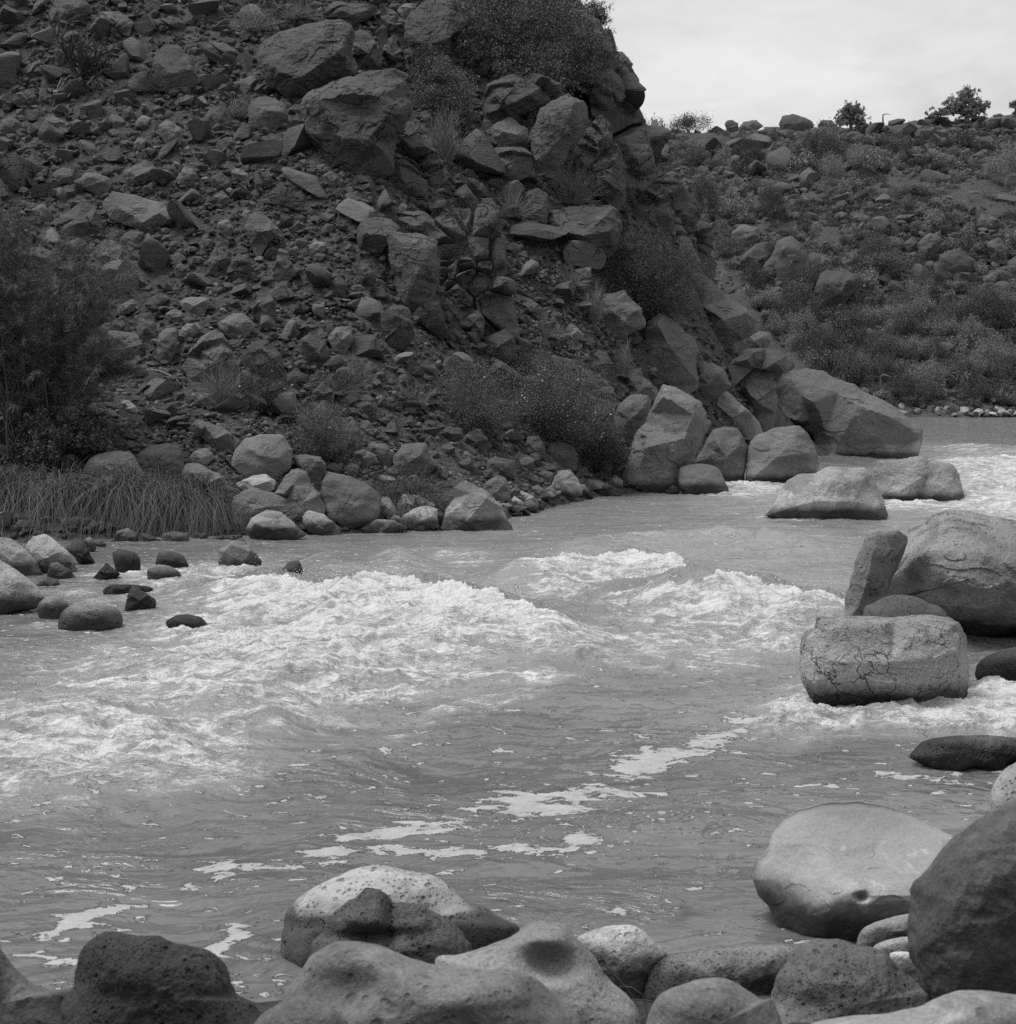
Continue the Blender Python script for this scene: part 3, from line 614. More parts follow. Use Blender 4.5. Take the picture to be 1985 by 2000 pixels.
# --- left bank stones at the water
for a in [
 ('river',[(-100,1250),(0,1230),(60,1240),(130,1290),(200,1360),(235,1420),(200,1455),(100,1450),(0,1420),(-100,1400)],.5,'boulder','pale boulder at the left edge just below the sedge'),
 ('river',[(-120,1380),(0,1345),(80,1400),(150,1450),(200,1500),(240,1560),(200,1600),(80,1615),(0,1642),(-120,1650)],.5,'boulder','pale boulder at the left edge, lower of the pair beside the calm pool'),
 ('river',[(135,1290),(180,1230),(240,1210),(300,1250),(360,1300),(400,1370),(425,1422),(330,1430),(240,1440),(170,1400)],.35,'boulder','pale pointed boulder right below the left end of the sedge'),
 ('bank',[(250,1445),(265,1370),(310,1365),(370,1400),(422,1458),(330,1470)],.4,'rock',None),
 ('cobble',[(185,1490),(250,1440),(310,1460),(335,1500),(260,1508)],.4,'rock',None),
 ('bank',[(200,1640),(210,1580),(270,1545),(330,1560),(372,1610),(340,1685),(260,1690)],.6,'rock','round dry-topped rock just left of the flat pale river rock'),
 ('river',[(310,1710),(330,1640),(390,1590),(480,1560),(560,1570),(620,1600),(657,1655),(650,1705),(580,1735),(450,1747),(340,1735)],.65,'boulder','rounded pale rock with a dark wet foot in the calm left pool'),
 ('bank_dark',[(490,1440),(570,1365),(645,1428),(560,1455)],.2,'rock',None),
 ('bank_dark',[(600,1310),(640,1293),(720,1310),(750,1340),(757,1415),(680,1427),(620,1400)],.5,'rock',None),
 ('bank',[(787,1440),(800,1390),(870,1378),(940,1400),(968,1447),(890,1472),(820,1472)],.7,'rock','small rounded rock at the head of the left rapid'),
 ('bank_dark',[(830,1370),(850,1310),(900,1298),(980,1330),(1012,1380),(990,1412),(880,1405)],.4,'rock',None),
 ('bank',[(1165,1300),(1230,1260),(1300,1233),(1340,1280),(1380,1330),(1412,1360),(1345,1405),(1250,1427),(1190,1412)],.1,'rock','peaked rock splitting the flow right of the sedge'),
 ('bank_dark',[(548,1512),(620,1483),(820,1498),(780,1522),(600,1530)],.6,'rock',None),
 ('bank_dark',[(655,1617),(680,1540),(720,1486),(760,1520),(830,1560),(842,1592),(740,1618)],.2,'rock','small dark pointed rock amid the left shallows'),
 ('bank_dark',[(888,1700),(940,1650),(1030,1646),(1100,1680),(1147,1732),(1020,1732)],.6,'rock','low dark domed rock awash in the white water on the left'),
 ('bank_dark',[(1468,1492),(1480,1420),(1540,1370),(1600,1353),(1622,1400),(1612,1452),(1540,1485)],.3,'rock','black wet rock with water breaking around it'),
 ('bank_dark',[(1555,1565),(1600,1525),(1650,1555),(1662,1595),(1590,1595)],.5,'rock',None),
 ('cobble',[(590,1252),(620,1200),(680,1182),(740,1210),(745,1262)],.4,'rock',None),
 ('bank',[(1010,1250),(1040,1205),(1110,1210),(1115,1250)],.5,'rock',None),
 ('bank',[(745,1255),(760,1205),(800,1215),(860,1245),(850,1262)],.5,'rock',None),
 ('cobble',[(862,1252),(870,1210),(930,1198),(1012,1208),(1012,1257),(930,1264)],.5,'rock',None),
 ('bank',[(1105,1247),(1180,1223),(1305,1218),(1295,1247),(1200,1257)],.3,'slab',None),
 ('cobble',[(450,1242),(480,1226),(505,1250),(520,1290),(490,1320),(460,1290)],.1,'rock',None),
 ('cobble',[(505,1260),(540,1245),(572,1265),(560,1292),(520,1285)],.4,'rock',None),
 ('bank_dark',[(350,1290),(400,1240),(450,1245),(480,1320),(525,1380),(450,1400),(400,1340)],.3,'rock',None),
 ('cobble',[(1312,1200),(1345,1130),(1430,1083),(1500,1090),(1560,1140),(1642,1217),(1560,1242),(1440,1252),(1340,1232)],.2,'boulder','pale tapered boulder at the waterline right of the sedge'),
 ('cobble',[(1618,1120),(1650,1086),(1740,1110),(1822,1182),(1822,1217),(1720,1222),(1630,1185)],.2,'rock','small pale angular rock at the waterline beside the big dark boulder'),
 ('bank',[(1245,1020),(1350,963),(1450,988),(1532,1030),(1520,1100),(1430,1110),(1345,1150),(1310,1185),(1250,1150)],.25,'boulder',None),
 ('bank',[(1465,1000),(1530,900),(1590,853),(1640,880),(1660,940),(1720,1000),(1742,1092),(1640,1130),(1530,1120),(1530,1030)],.15,'boulder',None),
 ('bank',[(1240,850),(1260,760),(1320,700),(1400,680),(1520,690),(1565,760),(1565,850),(1470,912),(1330,905)],.35,'boulder','big pale rounded boulder above the white-topped slab'),
 ('white',[(1258,945),(1350,903),(1420,893),(1477,930),(1470,972),(1400,990),(1300,978)],.05,'slab','bright white-topped slab on the left bank above the waterline stones'),
 ('slope_pale',[(733,805),(790,740),(880,728),(970,735),(987,800),(987,860),(900,905),(820,895),(760,855)],.15,'boulder','pale squarish block rising just behind the sedge'),
 ('bank',[(440,880),(480,800),(600,770),(700,765),(745,830),(767,890),(745,940),(600,950),(450,930)],.3,'boulder','dark boulder half hidden behind the sedge and feathery shrub'),
 ('bank',[(1010,650),(1050,600),(1130,620),(1230,670),(1292,722),(1220,768),(1150,745),(1080,695)],.1,'slab',None),
 ('cobble',[(1010,800),(1060,758),(1110,753),(1152,800),(1090,855),(1030,842)],.05,'rock',None),
 ('slope_pale',[(965,880),(1000,835),(1060,835),(1130,870),(1200,910),(1250,1000),(1230,1050),(1150,1000),(980,960)],.3,'boulder',None),
 ('slope',[(1555,800),(1640,787),(1720,800),(1755,860),(1690,955),(1640,935),(1600,870)],.4,'boulder',None),
 ('slope',[(965,330),(1040,220),(1100,130),(1170,122),(1220,190),(1260,260),(1292,355),(1180,380),(1040,400)],.0,'boulder','dark pyramid-shaped boulder on the slope above the pale tufted bush'),
 ('slope_pale',[(835,265),(845,150),(890,108),(952,108),(947,220),(900,302)],.05,'rock','upright narrow block left of the dark pyramid boulder'),
 ('slope_pale',[(733,135),(745,30),(810,22),(837,100),(837,170),(780,188)],.0,'rock',None),
 ('slope_pale',[(1158,90),(1240,32),(1310,38),(1372,100),(1300,167),(1220,152)],.1,'rock','pale rounded slab on the slope above the dark pyramid boulder'),
 ('slope',[(1295,265),(1350,188),(1430,178),(1500,240),(1532,332),(1480,385),(1350,335)],.1,'boulder',None),
 ('white',[(642,495),(690,498),(747,550),(720,578),(668,552)],.0,'stone','bright white chip of stone right of the feathery shrub'),
 ('slope_pale',[(953,132),(1000,88),(1112,72),(1090,112),(1000,172),(960,168)],.0,'slab',None),
 ('slope',[(1590,185),(1680,128),(1740,178),(1782,252),(1700,315),(1620,265)],.1,'boulder',None),
 ('slope_pale',[(1753,152),(1800,108),(1882,98),(1892,180),(1842,242),(1790,232)],.0,'rock',None),
 ]: t('D', a[0], a[1], rnd=a[2], name=a[3], label=a[4], **(dict(fwd=.45, sink=.7) if a[1][0][1] > 1290 and a[1][0][0] > 480 and a[0] in ('bank', 'bank_dark') else {}))
for a in [
 ('bank',[(75,930),(110,880),(180,888),(260,920),(350,960),(397,1020),(397,1100),(360,1152),(260,1177),(190,1172),(110,1122),(78,1020)],.4,'boulder','large dark rounded boulder at the waterline beside the green tuft','the large dark waterline boulder'),
 ('cobble',[(718,1170),(740,1080),(790,1020),(780,950),(820,908),(880,940),(960,985),(1012,1040),(1062,1110),(1118,1190),(1060,1200),(900,1200),(780,1190)],.05,'boulder','pale pointed pyramid boulder jutting into the river','the pale pyramid boulder'),
 ('cobble',[(278,1187),(370,1135),(470,1138),(547,1182),(450,1204),(350,1209)],.4,'slab','low pale slab lying at the waterline left of the pale pyramid',None),
 ('cobble',[(498,1135),(570,1075),(640,1060),(702,1080),(702,1172),(620,1188),(560,1183)],.1,'rock','pale blocky rock touching the left side of the pale pyramid',None),
 ('white',[(488,1052),(510,1000),(600,1008),(692,1058),(680,1080),(560,1062),(540,1115),(490,1112)],.1,'slab',None,None),
 ('cobble',[(388,1095),(400,1010),(440,1018),(487,1100),(450,1133)],.1,'rock',None,None),
 ('slope_pale',[(933,952),(980,918),(1040,893),(1072,930),(1087,1002),(1040,1045),(970,1015)],.05,'rock',None,None),
 ('cobble',[(1308,945),(1340,880),(1410,868),(1452,920),(1480,992),(1420,1018),(1350,1004)],.05,'rock','pale angular rock at the waterline midway along the bank',None),
 ('bank',[(1463,965),(1500,918),(1570,928),(1640,963),(1687,975),(1682,1003),(1590,1003),(1500,1008)],.3,'rock',None,None),
 ('slope',[(1268,845),(1280,725),(1360,718),(1430,745),(1453,790),(1443,862),(1350,868)],.35,'boulder','dark block with pale lichen under the flowering shrub',None),
 ('slope',[(1158,775),(1180,693),(1240,688),(1277,740),(1272,803),(1210,803)],.3,'rock',None,None),
 ('slope',[(1198,695),(1240,618),(1380,618),(1422,680),(1360,725),(1260,718)],.2,'boulder',None,None),
 ('slope',[(818,735),(850,680),(910,643),(952,690),(992,742),(930,765),(850,760)],.05,'rock',None,None),
 ('slope_pale',[(455,800),(520,730),(640,722),(655,780),(705,850),(600,905),(470,880)],.35,'boulder','pale rounded boulder behind the grass tuft',None),
 ('slope',[(1385,300),(1500,240),(1590,213),(1640,280),(1672,412),(1590,385),(1490,350)],.05,'boulder',None,None),
 ('slope_pale',[(1680,410),(1720,338),(1790,318),(1802,370),(1882,440),(1870,482),(1740,492),(1700,470)],.0,'rock',None,None),
 ('bank',[(1635,620),(1670,520),(1740,468),(1820,468),(1852,500),(1810,620),(1750,705),(1640,685)],.3,'boulder',None,None),
 ('slope',[(955,895),(950,830),(1010,798),(1112,820),(1122,900),(1040,900)],.3,'rock',None,None),
 ('slope',[(178,500),(230,470),(330,465),(375,520),(400,600),(300,590),(220,560)],.2,'boulder',None,None),
 ('slope',[(270,615),(330,605),(440,720),(400,710),(300,680)],.0,'slab',None,None),
 ('slope',[(180,640),(250,600),(305,680),(300,740),(230,770)],.4,'boulder',None,None),
 ('slope',[(15,470),(80,400),(145,450),(150,515),(70,490)],.05,'rock',None,None),
 ('slope',[(300,770),(340,725),(420,730),(465,790),(450,850),(380,840)],.5,'boulder',None,None),
 ('bank',[(190,870),(230,830),(280,850),(270,895),(210,900)],.2,'rock',None,None),
 ('bank',[(240,780),(300,757),(370,790),(385,850),(300,850)],.2,'rock',None,None),
 ('slope',[(700,670),(760,635),(830,650),(840,700),(770,725)],.2,'rock',None,None),
 ('bank',[(1020,1050),(1080,1048),(1120,1075),(1060,1085)],.3,'stone',None,None),
 ('cobble',[(1085,1040),(1110,1010),(1165,1050),(1160,1078),(1110,1065)],.4,'stone',None,None),
 ('cobble',[(1095,985),(1140,978),(1210,1010),(1255,1060),(1210,1070),(1130,1020)],.4,'stone',None,None),
 ('bank',[(1200,960),(1240,950),(1275,985),(1250,1020),(1205,1000)],.4,'stone',None,None),
 ('bank',[(1260,980),(1310,950),(1335,990),(1310,1030),(1270,1015)],.4,'stone',None,None),
 ('slope',[(1230,890),(1270,872),(1325,890),(1310,930),(1250,925)],.4,'stone',None,None),
 ('slope_pale',[(1610,920),(1650,900),(1695,930),(1690,960),(1640,965)],.3,'stone',None,None),
 ('bank',[(1250,1035),(1290,1015),(1325,1045),(1300,1062)],.4,'stone',None,None),
 ('bank',[(1170,1060),(1200,1042),(1235,1072),(1190,1082)],.4,'stone',None,None),
 ]: t('E', a[0], a[1], rnd=a[2], name=a[3], label=a[4], landmark=a[5])
# --- the outcrop and upper slope
t('P', 'cliff', [(880,60),(960,-60),(1100,-60),(1150,60),(1225,130),(1258,240),(1262,300),(1180,330),(1100,360),(1020,310),(940,260),(900,180)], [(1000,60,.5),(1120,110,.55),(1200,200,.5),(1100,240,.75),(1000,200,.7)], name='outcrop', rnd=.0, amp=.03, chip=4, dk=.45, Y=53.2, res=420, joints=(38, .9, .45), label='main mass of jointed bedrock behind the juniper and the smooth face')
t('P', 'cliff', [(1080,330),(1180,300),(1262,290),(1295,350),(1355,430),(1400,500),(1385,540),(1300,480),(1200,430),(1120,400)], [(1200,350,.6),(1290,420,.7),(1340,480,.5)], name='outcrop', rnd=.0, amp=.03, chip=4, dk=.5, res=380, joints=(26, .6, .35), label='lower stepped edge of the bedrock outcrop descending toward the dark round shrub')
t('P', 'cliff', [(830,440),(870,400),(960,410),(1000,500),(1005,600),(1010,680),(950,690),(890,640),(850,560)], [(920,460,.7),(960,560,.8),(900,560,.9)], name='outcrop', rnd=.0, amp=.03, chip=4, dk=.6, res=340, joints=(30, .4, .28), label='blocky dark ledge stepping down beside the light gravel chute')
for a in [
 ('cliff',[(-270,330),(-260,240),(-144,170),(0,125),(100,100),(200,110),(260,160),(245,300),(265,385),(150,430),(60,470),(-74,530),(-130,490),(-200,450)],[(-100,260,.6),(80,200,.7),(160,280,.9),(-60,430,1.05),(60,350,1.0),(-180,350,.8)],.1,'boulder','big overhanging boulder high on the slope with a dark shaded underside','the big overhanging slope boulder'),
 ('cliff',[(-40,520),(0,490),(150,430),(330,385),(470,362),(530,390),(562,520),(572,620),(520,690),(470,735),(470,885),(380,930),(290,935),(220,870),(100,790),(0,700),(-30,600)],[(60,530,.6),(250,505,.75),(400,520,.8),(540,590,.6),(420,640,.85),(250,560,.62),(330,750,.95),(420,820,.8),(150,720,.75)],.05,'boulder','largest slab on the slope with a ledge-like brow, below the overhanging boulder','the largest browed slab'),
 ('cliff',[(243,182),(280,148),(340,178),(372,230),(403,330),(362,385),(290,385),(250,305)],None,.2,'boulder','narrow rounded pillar of rock on top of the largest browed slab',None),
 ('cliff',[(373,230),(400,148),(430,198),(480,198),(502,250),(532,320),(552,375),(470,380),(420,310)],None,.0,'boulder',None,None),
 ('cliff',[(515,120),(600,30),(680,-20),(790,0),(872,90),(885,140),(830,205),(765,310),(650,325),(560,300),(525,210)],[(600,120,.6),(760,60,.6),(860,130,.6),(740,215,1.05),(620,240,.9),(560,180,.7)],.05,'boulder','big angular boulder at the top edge left of the juniper','the angular boulder beside the juniper'),
 ('cliff',[(487,765),(600,718),(652,760),(722,870),(765,935),(680,990),(640,940),(600,860),(510,830)],None,.05,'boulder',None,None),
 ('cliff',[(437,910),(480,848),(530,848),(590,900),(642,980),(655,1085),(600,1110),(470,1070),(440,985)],None,.15,'boulder','smooth upright boulder tucked under the right end of the browed slab',None),
 ('slope_pale',[(942,705),(1080,618),(1182,690),(1195,745),(1130,797),(1020,787),(950,745)],[(1050,700,.8),(1120,720,.95)],.0,'boulder','pale flat-topped block in front of the outcrop at the juniper foot','the pale block at the juniper foot'),
 ('cliff',[(945,840),(1010,788),(1150,788),(1212,850),(1202,935),(1050,970),(1000,910)],None,.15,'boulder',None,None),
 ('cliff',[(1198,705),(1250,580),(1400,495),(1475,540),(1505,640),(1455,740),(1312,915),(1210,860)],[(1280,620,.7),(1420,560,.7),(1400,700,.9),(1300,800,.9)],.1,'boulder','broad smooth face of the outcrop under the juniper crown','the smooth outcrop face'),
 ('cliff',[(940,660),(955,450),(1100,380),(1335,470),(1345,535),(1180,600),(1080,650),(960,690)],None,.15,'boulder',None,None),
 ('cliff',[(1438,462),(1530,375),(1612,325),(1684,430),(1694,515),(1570,608),(1528,592),(1508,520)],[(1560,440,.9),(1600,400,.7),(1540,500,.8)],.0,'boulder',None,None),
 ('cliff',[(1590,600),(1640,560),(1700,465),(1772,540),(1790,620),(1785,690),(1640,712)],None,.4,'boulder',None,None),
 ('cliff',[(1422,810),(1500,690),(1572,605),(1624,670),(1634,755),(1500,865)],None,.0,'boulder',None,None),
 ('cliff',[(1385,905),(1500,860),(1660,765),(1704,900),(1706,1035),(1672,1090),(1500,1000),(1400,960)],[(1520,900,.7),(1650,850,.8),(1620,980,1.0)],.05,'boulder',None,None),
 ('cliff',[(1655,720),(1810,690),(1842,800),(1865,900),(1720,990),(1690,880)],None,.05,'boulder',None,None),
 ('cliff',[(1755,1040),(1870,965),(1990,930),(2010,1000),(1960,1060),(1800,1120)],None,.05,'boulder',None,None),
 ('cliff',[(1780,1130),(1880,1100),(1960,1130),(1960,1230),(1880,1240),(1800,1190)],None,.05,'boulder',None,None),
 ('cliff',[(1602,335),(1650,275),(1690,275),(1745,340),(1735,372),(1690,375),(1640,380)],None,.3,'boulder','rounded skyline block on the outcrop edge, upper of the pair against the sky',None),
 ('cliff',[(1680,410),(1740,360),(1775,420),(1775,480),(1700,470)],None,.3,'boulder',None,None),
 ('cliff',[(1330,370),(1340,180),(1370,60),(1420,45),(1500,55),(1560,110),(1600,180),(1652,250),(1640,300),(1600,340),(1500,420),(1400,430)],[(1450,180,.8),(1560,260,.8),(1450,320,1.)],.45,'boulder','great rounded dome of rock on the skyline behind the juniper','the skyline dome'),
 ('cliff',[(1365,50),(1368,-10),(1400,-15),(1412,45)],None,.3,'rock',None,None),
 ('cliff',[(1265,1180),(1300,1128),(1450,1108),(1620,1092),(1655,1120),(1694,1260),(1645,1345),(1500,1395),(1440,1350),(1340,1300),(1260,1240)],[(1310,1150,.6),(1620,1130,.7),(1640,1230,.9),(1480,1260,1.),(1340,1230,.9)],.0,'boulder','big flat-topped block streaked with dark stains right of centre slope','the stained flat-topped block'),
 ('cliff',[(1135,1160),(1160,1028),(1240,1005),(1284,1040),(1304,1110),(1275,1195),(1200,1190)],None,.05,'boulder',None,None),
 ('cliff',[(747,1175),(830,1148),(1000,1132),(1033,1220),(1033,1305),(900,1368),(820,1320),(780,1250)],[(850,1190,.7),(990,1180,.75),(960,1280,.9),(870,1280,1.)],.0,'boulder','square dark block with a flat front midway up the slope','the square dark slope block'),
 ('cliff',[(777,1030),(850,982),(902,1060),(918,1122),(860,1144),(800,1100)],None,.2,'boulder',None,None),
 ('cliff',[(427,1165),(620,1127),(682,1180),(694,1275),(600,1270),(450,1240)],None,.1,'boulder',None,None),
 ('cliff',[(427,1245),(600,1250),(702,1290),(722,1450),(675,1600),(645,1675),(560,1690),(490,1605),(468,1500),(440,1350)],[(500,1290,.6),(650,1330,.75),(660,1450,.9),(580,1480,1.05),(540,1600,.9)],.15,'boulder','large upright weathered boulder on the middle of the talus slope','the upright talus boulder'),
 ('cliff',[(875,1510),(940,1467),(1052,1560),(1062,1605),(1000,1650),(920,1610)],None,.1,'boulder',None,None),
 ('cliff',[(968,1445),(1050,1467),(1106,1550),(1072,1645),(1020,1650),(1050,1570)],None,.1,'boulder',None,None),
 ('slope_pale',[(1585,1570),(1700,1557),(1792,1650),(1815,1745),(1640,1800),(1560,1700)],None,.1,'slab',None,None),
 ('slope_pale',[(1107,1570),(1200,1598),(1292,1680),(1282,1725),(1170,1690)],None,.0,'slab','thin pale tilted slab on the light gravel chute','the thin tilted slab'),
 ('slope_pale',[(1398,1445),(1520,1428),(1524,1475),(1440,1485)],None,.0,'slab',None,None),
 ('slope',[(1368,1385),(1490,1388),(1482,1430),(1380,1425)],None,.0,'slab',None,None),
 ('slope_pale',[(1358,1745),(1420,1732),(1484,1790),(1462,1848),(1380,1815)],None,.1,'rock',None,None),
 ('slope',[(1478,1790),(1582,1850),(1552,1875),(1470,1845)],None,.0,'slab',None,None),
 ('cliff',[(935,1810),(1060,1757),(1112,1800),(1124,1885),(1080,1925),(950,1910)],None,.5,'boulder','rounded dark boulder under the small rock ledge at the gravel chute',None),
 ('cliff',[(857,1695),(920,1648),(954,1720),(944,1785),(900,1815)],None,.3,'boulder',None,None),
 ('slope',[(385,1725),(420,1640),(500,1618),(545,1650),(575,1800),(500,1870),(440,1890)],[(470,1690,.8),(540,1720,.7),(480,1800,1.)],.05,'boulder','pale-faced upright boulder low on the talus right of the upright one',None),
 ('slope',[(-130,1720),(-50,1690),(50,1780),(-20,1790)],None,.0,'slab',None,None),
 ('slope',[(90,90),(150,10),(350,0),(385,60),(300,110),(220,140)],None,.1,'boulder',None,None),
 ('slope_pale',[(478,52),(520,16),(592,18),(525,104)],None,.0,'rock',None,None),
 ('slope',[(385,20),(470,60),(535,130),(530,230),(450,200),(400,110)],None,.1,'boulder',None,None),
 ('slope',[(80,940),(130,910),(175,950),(150,1010),(100,990)],None,.2,'rock',None,None),
 ('slope',[(200,1040),(270,1020),(295,1080),(260,1130),(210,1110)],None,.1,'rock',None,None),
 ('slope',[(110,1520),(170,1470),(220,1520),(200,1580),(130,1570)],None,.2,'rock',None,None),
 ('slope',[(255,1420),(330,1410),(375,1500),(320,1570),(280,1500)],None,.1,'rock',None,None),
 ('slope',[(860,1560),(900,1560),(910,1640),(870,1640)],None,.2,'rock',None,None),
 ('cliff',[(890,980),(940,975),(965,1030),(930,1060),(895,1030)],None,.2,'rock',None,None),
 ('cliff',[(930,1060),(990,1060),(1025,1110),(980,1140),(930,1120)],None,.2,'rock',None,None),
 ('cliff',[(640,1080),(740,1070),(750,1150),(730,1270),(690,1200)],None,.1,'boulder',None,None),
 ('cliff',[(590,600),(650,590),(675,640),(660,690),(610,650)],None,.3,'rock',None,None),
 ('cliff',[(480,740),(560,680),(600,700),(540,760)],None,.1,'rock',None,None),
 ]: t('B', a[0], a[1], a[2], rnd=a[3], name=a[4], label=a[5], landmark=a[6], amp=.06, fwd=(1.3 if a[1][0][0] > 1180 and a[1][0][1] < 1105 and a[0] == 'cliff' else 0.), dk=(1.25 if a[0] == 'cliff' else 1.))
for a in [
 ('cliff',[(15,1115),(60,1040),(130,988),(192,1040),(238,1130),(185,1220),(80,1230)],.05,'boulder','dark angular boulder where the outcrop edge meets the far hillside','the dark edge boulder'),
 ('cliff',[(-20,985),(90,928),(134,980),(62,1075),(0,1050)],.05,'boulder',None,None),
 ('cliff',[(178,1220),(240,1158),(302,1250),(292,1345),(232,1406),(200,1310)],.05,'boulder',None,None),
 ('slope_pale',[(-10,1300),(80,1268),(172,1273),(192,1330),(234,1405),(180,1450),(100,1385)],.2,'slab','pale slab on the spur right above the dark round shrub',None),
 ]: t('C', a[0], a[1], rnd=a[2], name=a[3], label=a[4], landmark=a[5])
for a in [
 ('slope_pale',[(538,1085),(600,1022),(700,1038),(850,1078),(932,1130),(943,1182),(860,1205),(800,1245),(740,1222),(600,1175)],[(620,1100,.5),(850,1140,.8),(900,1170,.8),(760,1185,.9)],.05,'slab','broad pale slab jutting out with a dark underside on the left slope','the broad jutting slab'),
 ('slope_pale',[(398,975),(450,928),(520,923),(600,958),(614,982),(550,1045),(440,1005)],None,.1,'rock','pale-topped rock just up and left of the broad jutting slab',None),
 ('slope_pale',[(488,1375),(560,1278),(620,1288),(680,1350),(724,1430),(660,1458),(560,1415)],None,.05,'boulder','pale wedge-topped boulder below the broad jutting slab',None),
 ('slope_pale',[(1278,1175),(1390,1128),(1450,1178),(1514,1240),(1440,1292),(1380,1375),(1340,1285)],[(1390,1240,.9),(1450,1230,.8)],.0,'boulder','angular boulder with a bright tilted top face on the middle left slope','the bright-faced angular boulder'),
 ('slope',[(1107,1405),(1160,1298),(1210,1288),(1244,1380),(1204,1475),(1130,1458)],None,.05,'boulder',None,None),
 ('slope',[(1207,1475),(1250,1378),(1330,1348),(1354,1450),(1300,1515)],None,.05,'boulder',None,None),
 ('slope_pale',[(1327,665),(1340,528),(1430,513),(1530,558),(1544,640),(1460,696)],[(1420,590,.8),(1500,600,.8)],.0,'boulder','squarish block below the big overhanging boulder','the squarish block below the overhang'),
 ('slope',[(816,305),(880,242),(960,238),(1022,300),(1074,430),(980,495),(880,475),(830,395)],None,.1,'boulder','dark pointed boulder high on the left slope','the dark pointed boulder'),
 ('slope',[(1067,245),(1200,222),(1294,280),(1244,355),(1130,325)],None,.15,'boulder',None,None),
 ('slope_pale',[(937,965),(1000,867),(1053,930),(1064,952),(990,1006)],None,.0,'rock',None,None),
 ('slope',[(1107,955),(1180,918),(1234,960),(1244,1025),(1160,1015)],None,.05,'rock',None,None),
 ('slope_pale',[(1207,872),(1330,928),(1334,983),(1250,944)],None,.0,'slab',None,None),
 ('slope',[(297,1185),(440,1078),(504,1098),(564,1245),(440,1250),(330,1256)],None,.05,'boulder','broad pointed boulder above the feathery shrub',None),
 ('slope',[(57,525),(180,468),(214,560),(120,576)],None,.05,'rock',None,None),
 ('slope_pale',[(856,725),(848,660),(900,638),(978,690),(972,765),(920,795)],None,.0,'rock','white-crusted rock left of centre on the upper left slope',None),
 ('slope',[(737,562),(800,538),(914,602),(902,624),(790,624)],None,.0,'slab',None,None),
 ('slope_pale',[(1647,1313),(1690,1288),(1753,1298),(1743,1344),(1680,1364)],None,.1,'rock',None,None),
 ('slope',[(1457,1484),(1490,1328),(1540,1338),(1584,1470),(1500,1526)],None,.05,'boulder',None,None),
 ('slope_pale',[(957,1613),(1000,1588),(1110,1588),(1134,1620),(1080,1684),(1000,1674)],None,.1,'rock',None,None),
 ('slope',[(1347,1684),(1400,1538),(1462,1580),(1484,1700),(1420,1736)],None,.05,'boulder',None,None),
 ('slope',[(240,90),(300,0),(440,-10),(502,60),(400,124),(300,114)],None,.1,'boulder',None,None),
 ('slope',[(517,62),(640,58),(714,110),(694,184),(560,154)],None,.05,'boulder',None,None),
 ('slope',[(208,462),(250,478),(254,564),(210,544)],None,.05,'rock',None,None),
 ('slope_pale',[(620,960),(700,890),(780,860),(850,900),(820,960),(720,985)],None,.0,'slab',None,None),
 ('slope',[(640,1270),(700,1230),(770,1240),(740,1310),(670,1310)],None,.1,'rock',None,None),
 ('slope_pale',[(715,770),(740,735),(785,745),(770,805),(730,800)],None,.1,'rock',None,None),
 ('slope',[(280,930),(330,895),(400,905),(390,970),(310,985)],None,.2,'rock',None,None),
 ('slope',[(95,850),(180,840),(250,900),(200,930),(130,915)],None,.1,'rock',None,None),
 ('slope',[(0,640),(60,620),(120,660),(90,720),(0,710)],None,.05,'rock',None,None),
 ('slope',[(200,630),(280,610),(380,655),(340,690),(260,680)],None,.05,'slab',None,None),
 ('slope',[(1080,640),(1120,570),(1200,560),(1260,640),(1250,690),(1150,690)],None,.1,'boulder',None,None),
 ('slope',[(1190,740),(1240,730),(1270,770),(1250,810),(1200,790)],None,.2,'rock',None,None),
 ('slope',[(1175,780),(1230,800),(1280,850),(1220,860)],None,.0,'rock',None,None),
 ('slope',[(0,1180),(0,1100),(50,1140),(70,1200),(30,1220)],None,.1,'rock',None,None),
 ('slope_pale',[(620,1650),(700,1600),(745,1610),(720,1660),(640,1690)],None,.0,'slab',None,None),
 ('slope_pale',[(880,1680),(930,1650),(990,1680),(960,1730),(900,1715)],None,.05,'rock',None,None),
 ('slope',[(930,1440),(960,1400),(1010,1440),(980,1490),(940,1480)],None,.05,'rock',None,None),
 ('slope',[(1140,1050),(1190,1015),(1240,1070),(1200,1100),(1150,1090)],None,.05,'rock',None,None),
 ('slope_pale',[(1160,1190),(1220,1170),(1260,1230),(1220,1270),(1170,1240)],None,.05,'rock',None,None),
 ('slope',[(520,1780),(560,1730),(640,1700),(685,1740),(620,1790)],None,.3,'rock',None,None),
 ('slope_pale',[(170,1830),(220,1770),(250,1810),(240,1870),(190,1900)],None,.2,'rock','pale-edged rock glimpsed through the feathery shrub',None),
 ]: t('A', a[0], a[1], a[2], rnd=a[3], name=a[4], label=a[5], landmark=a[6])
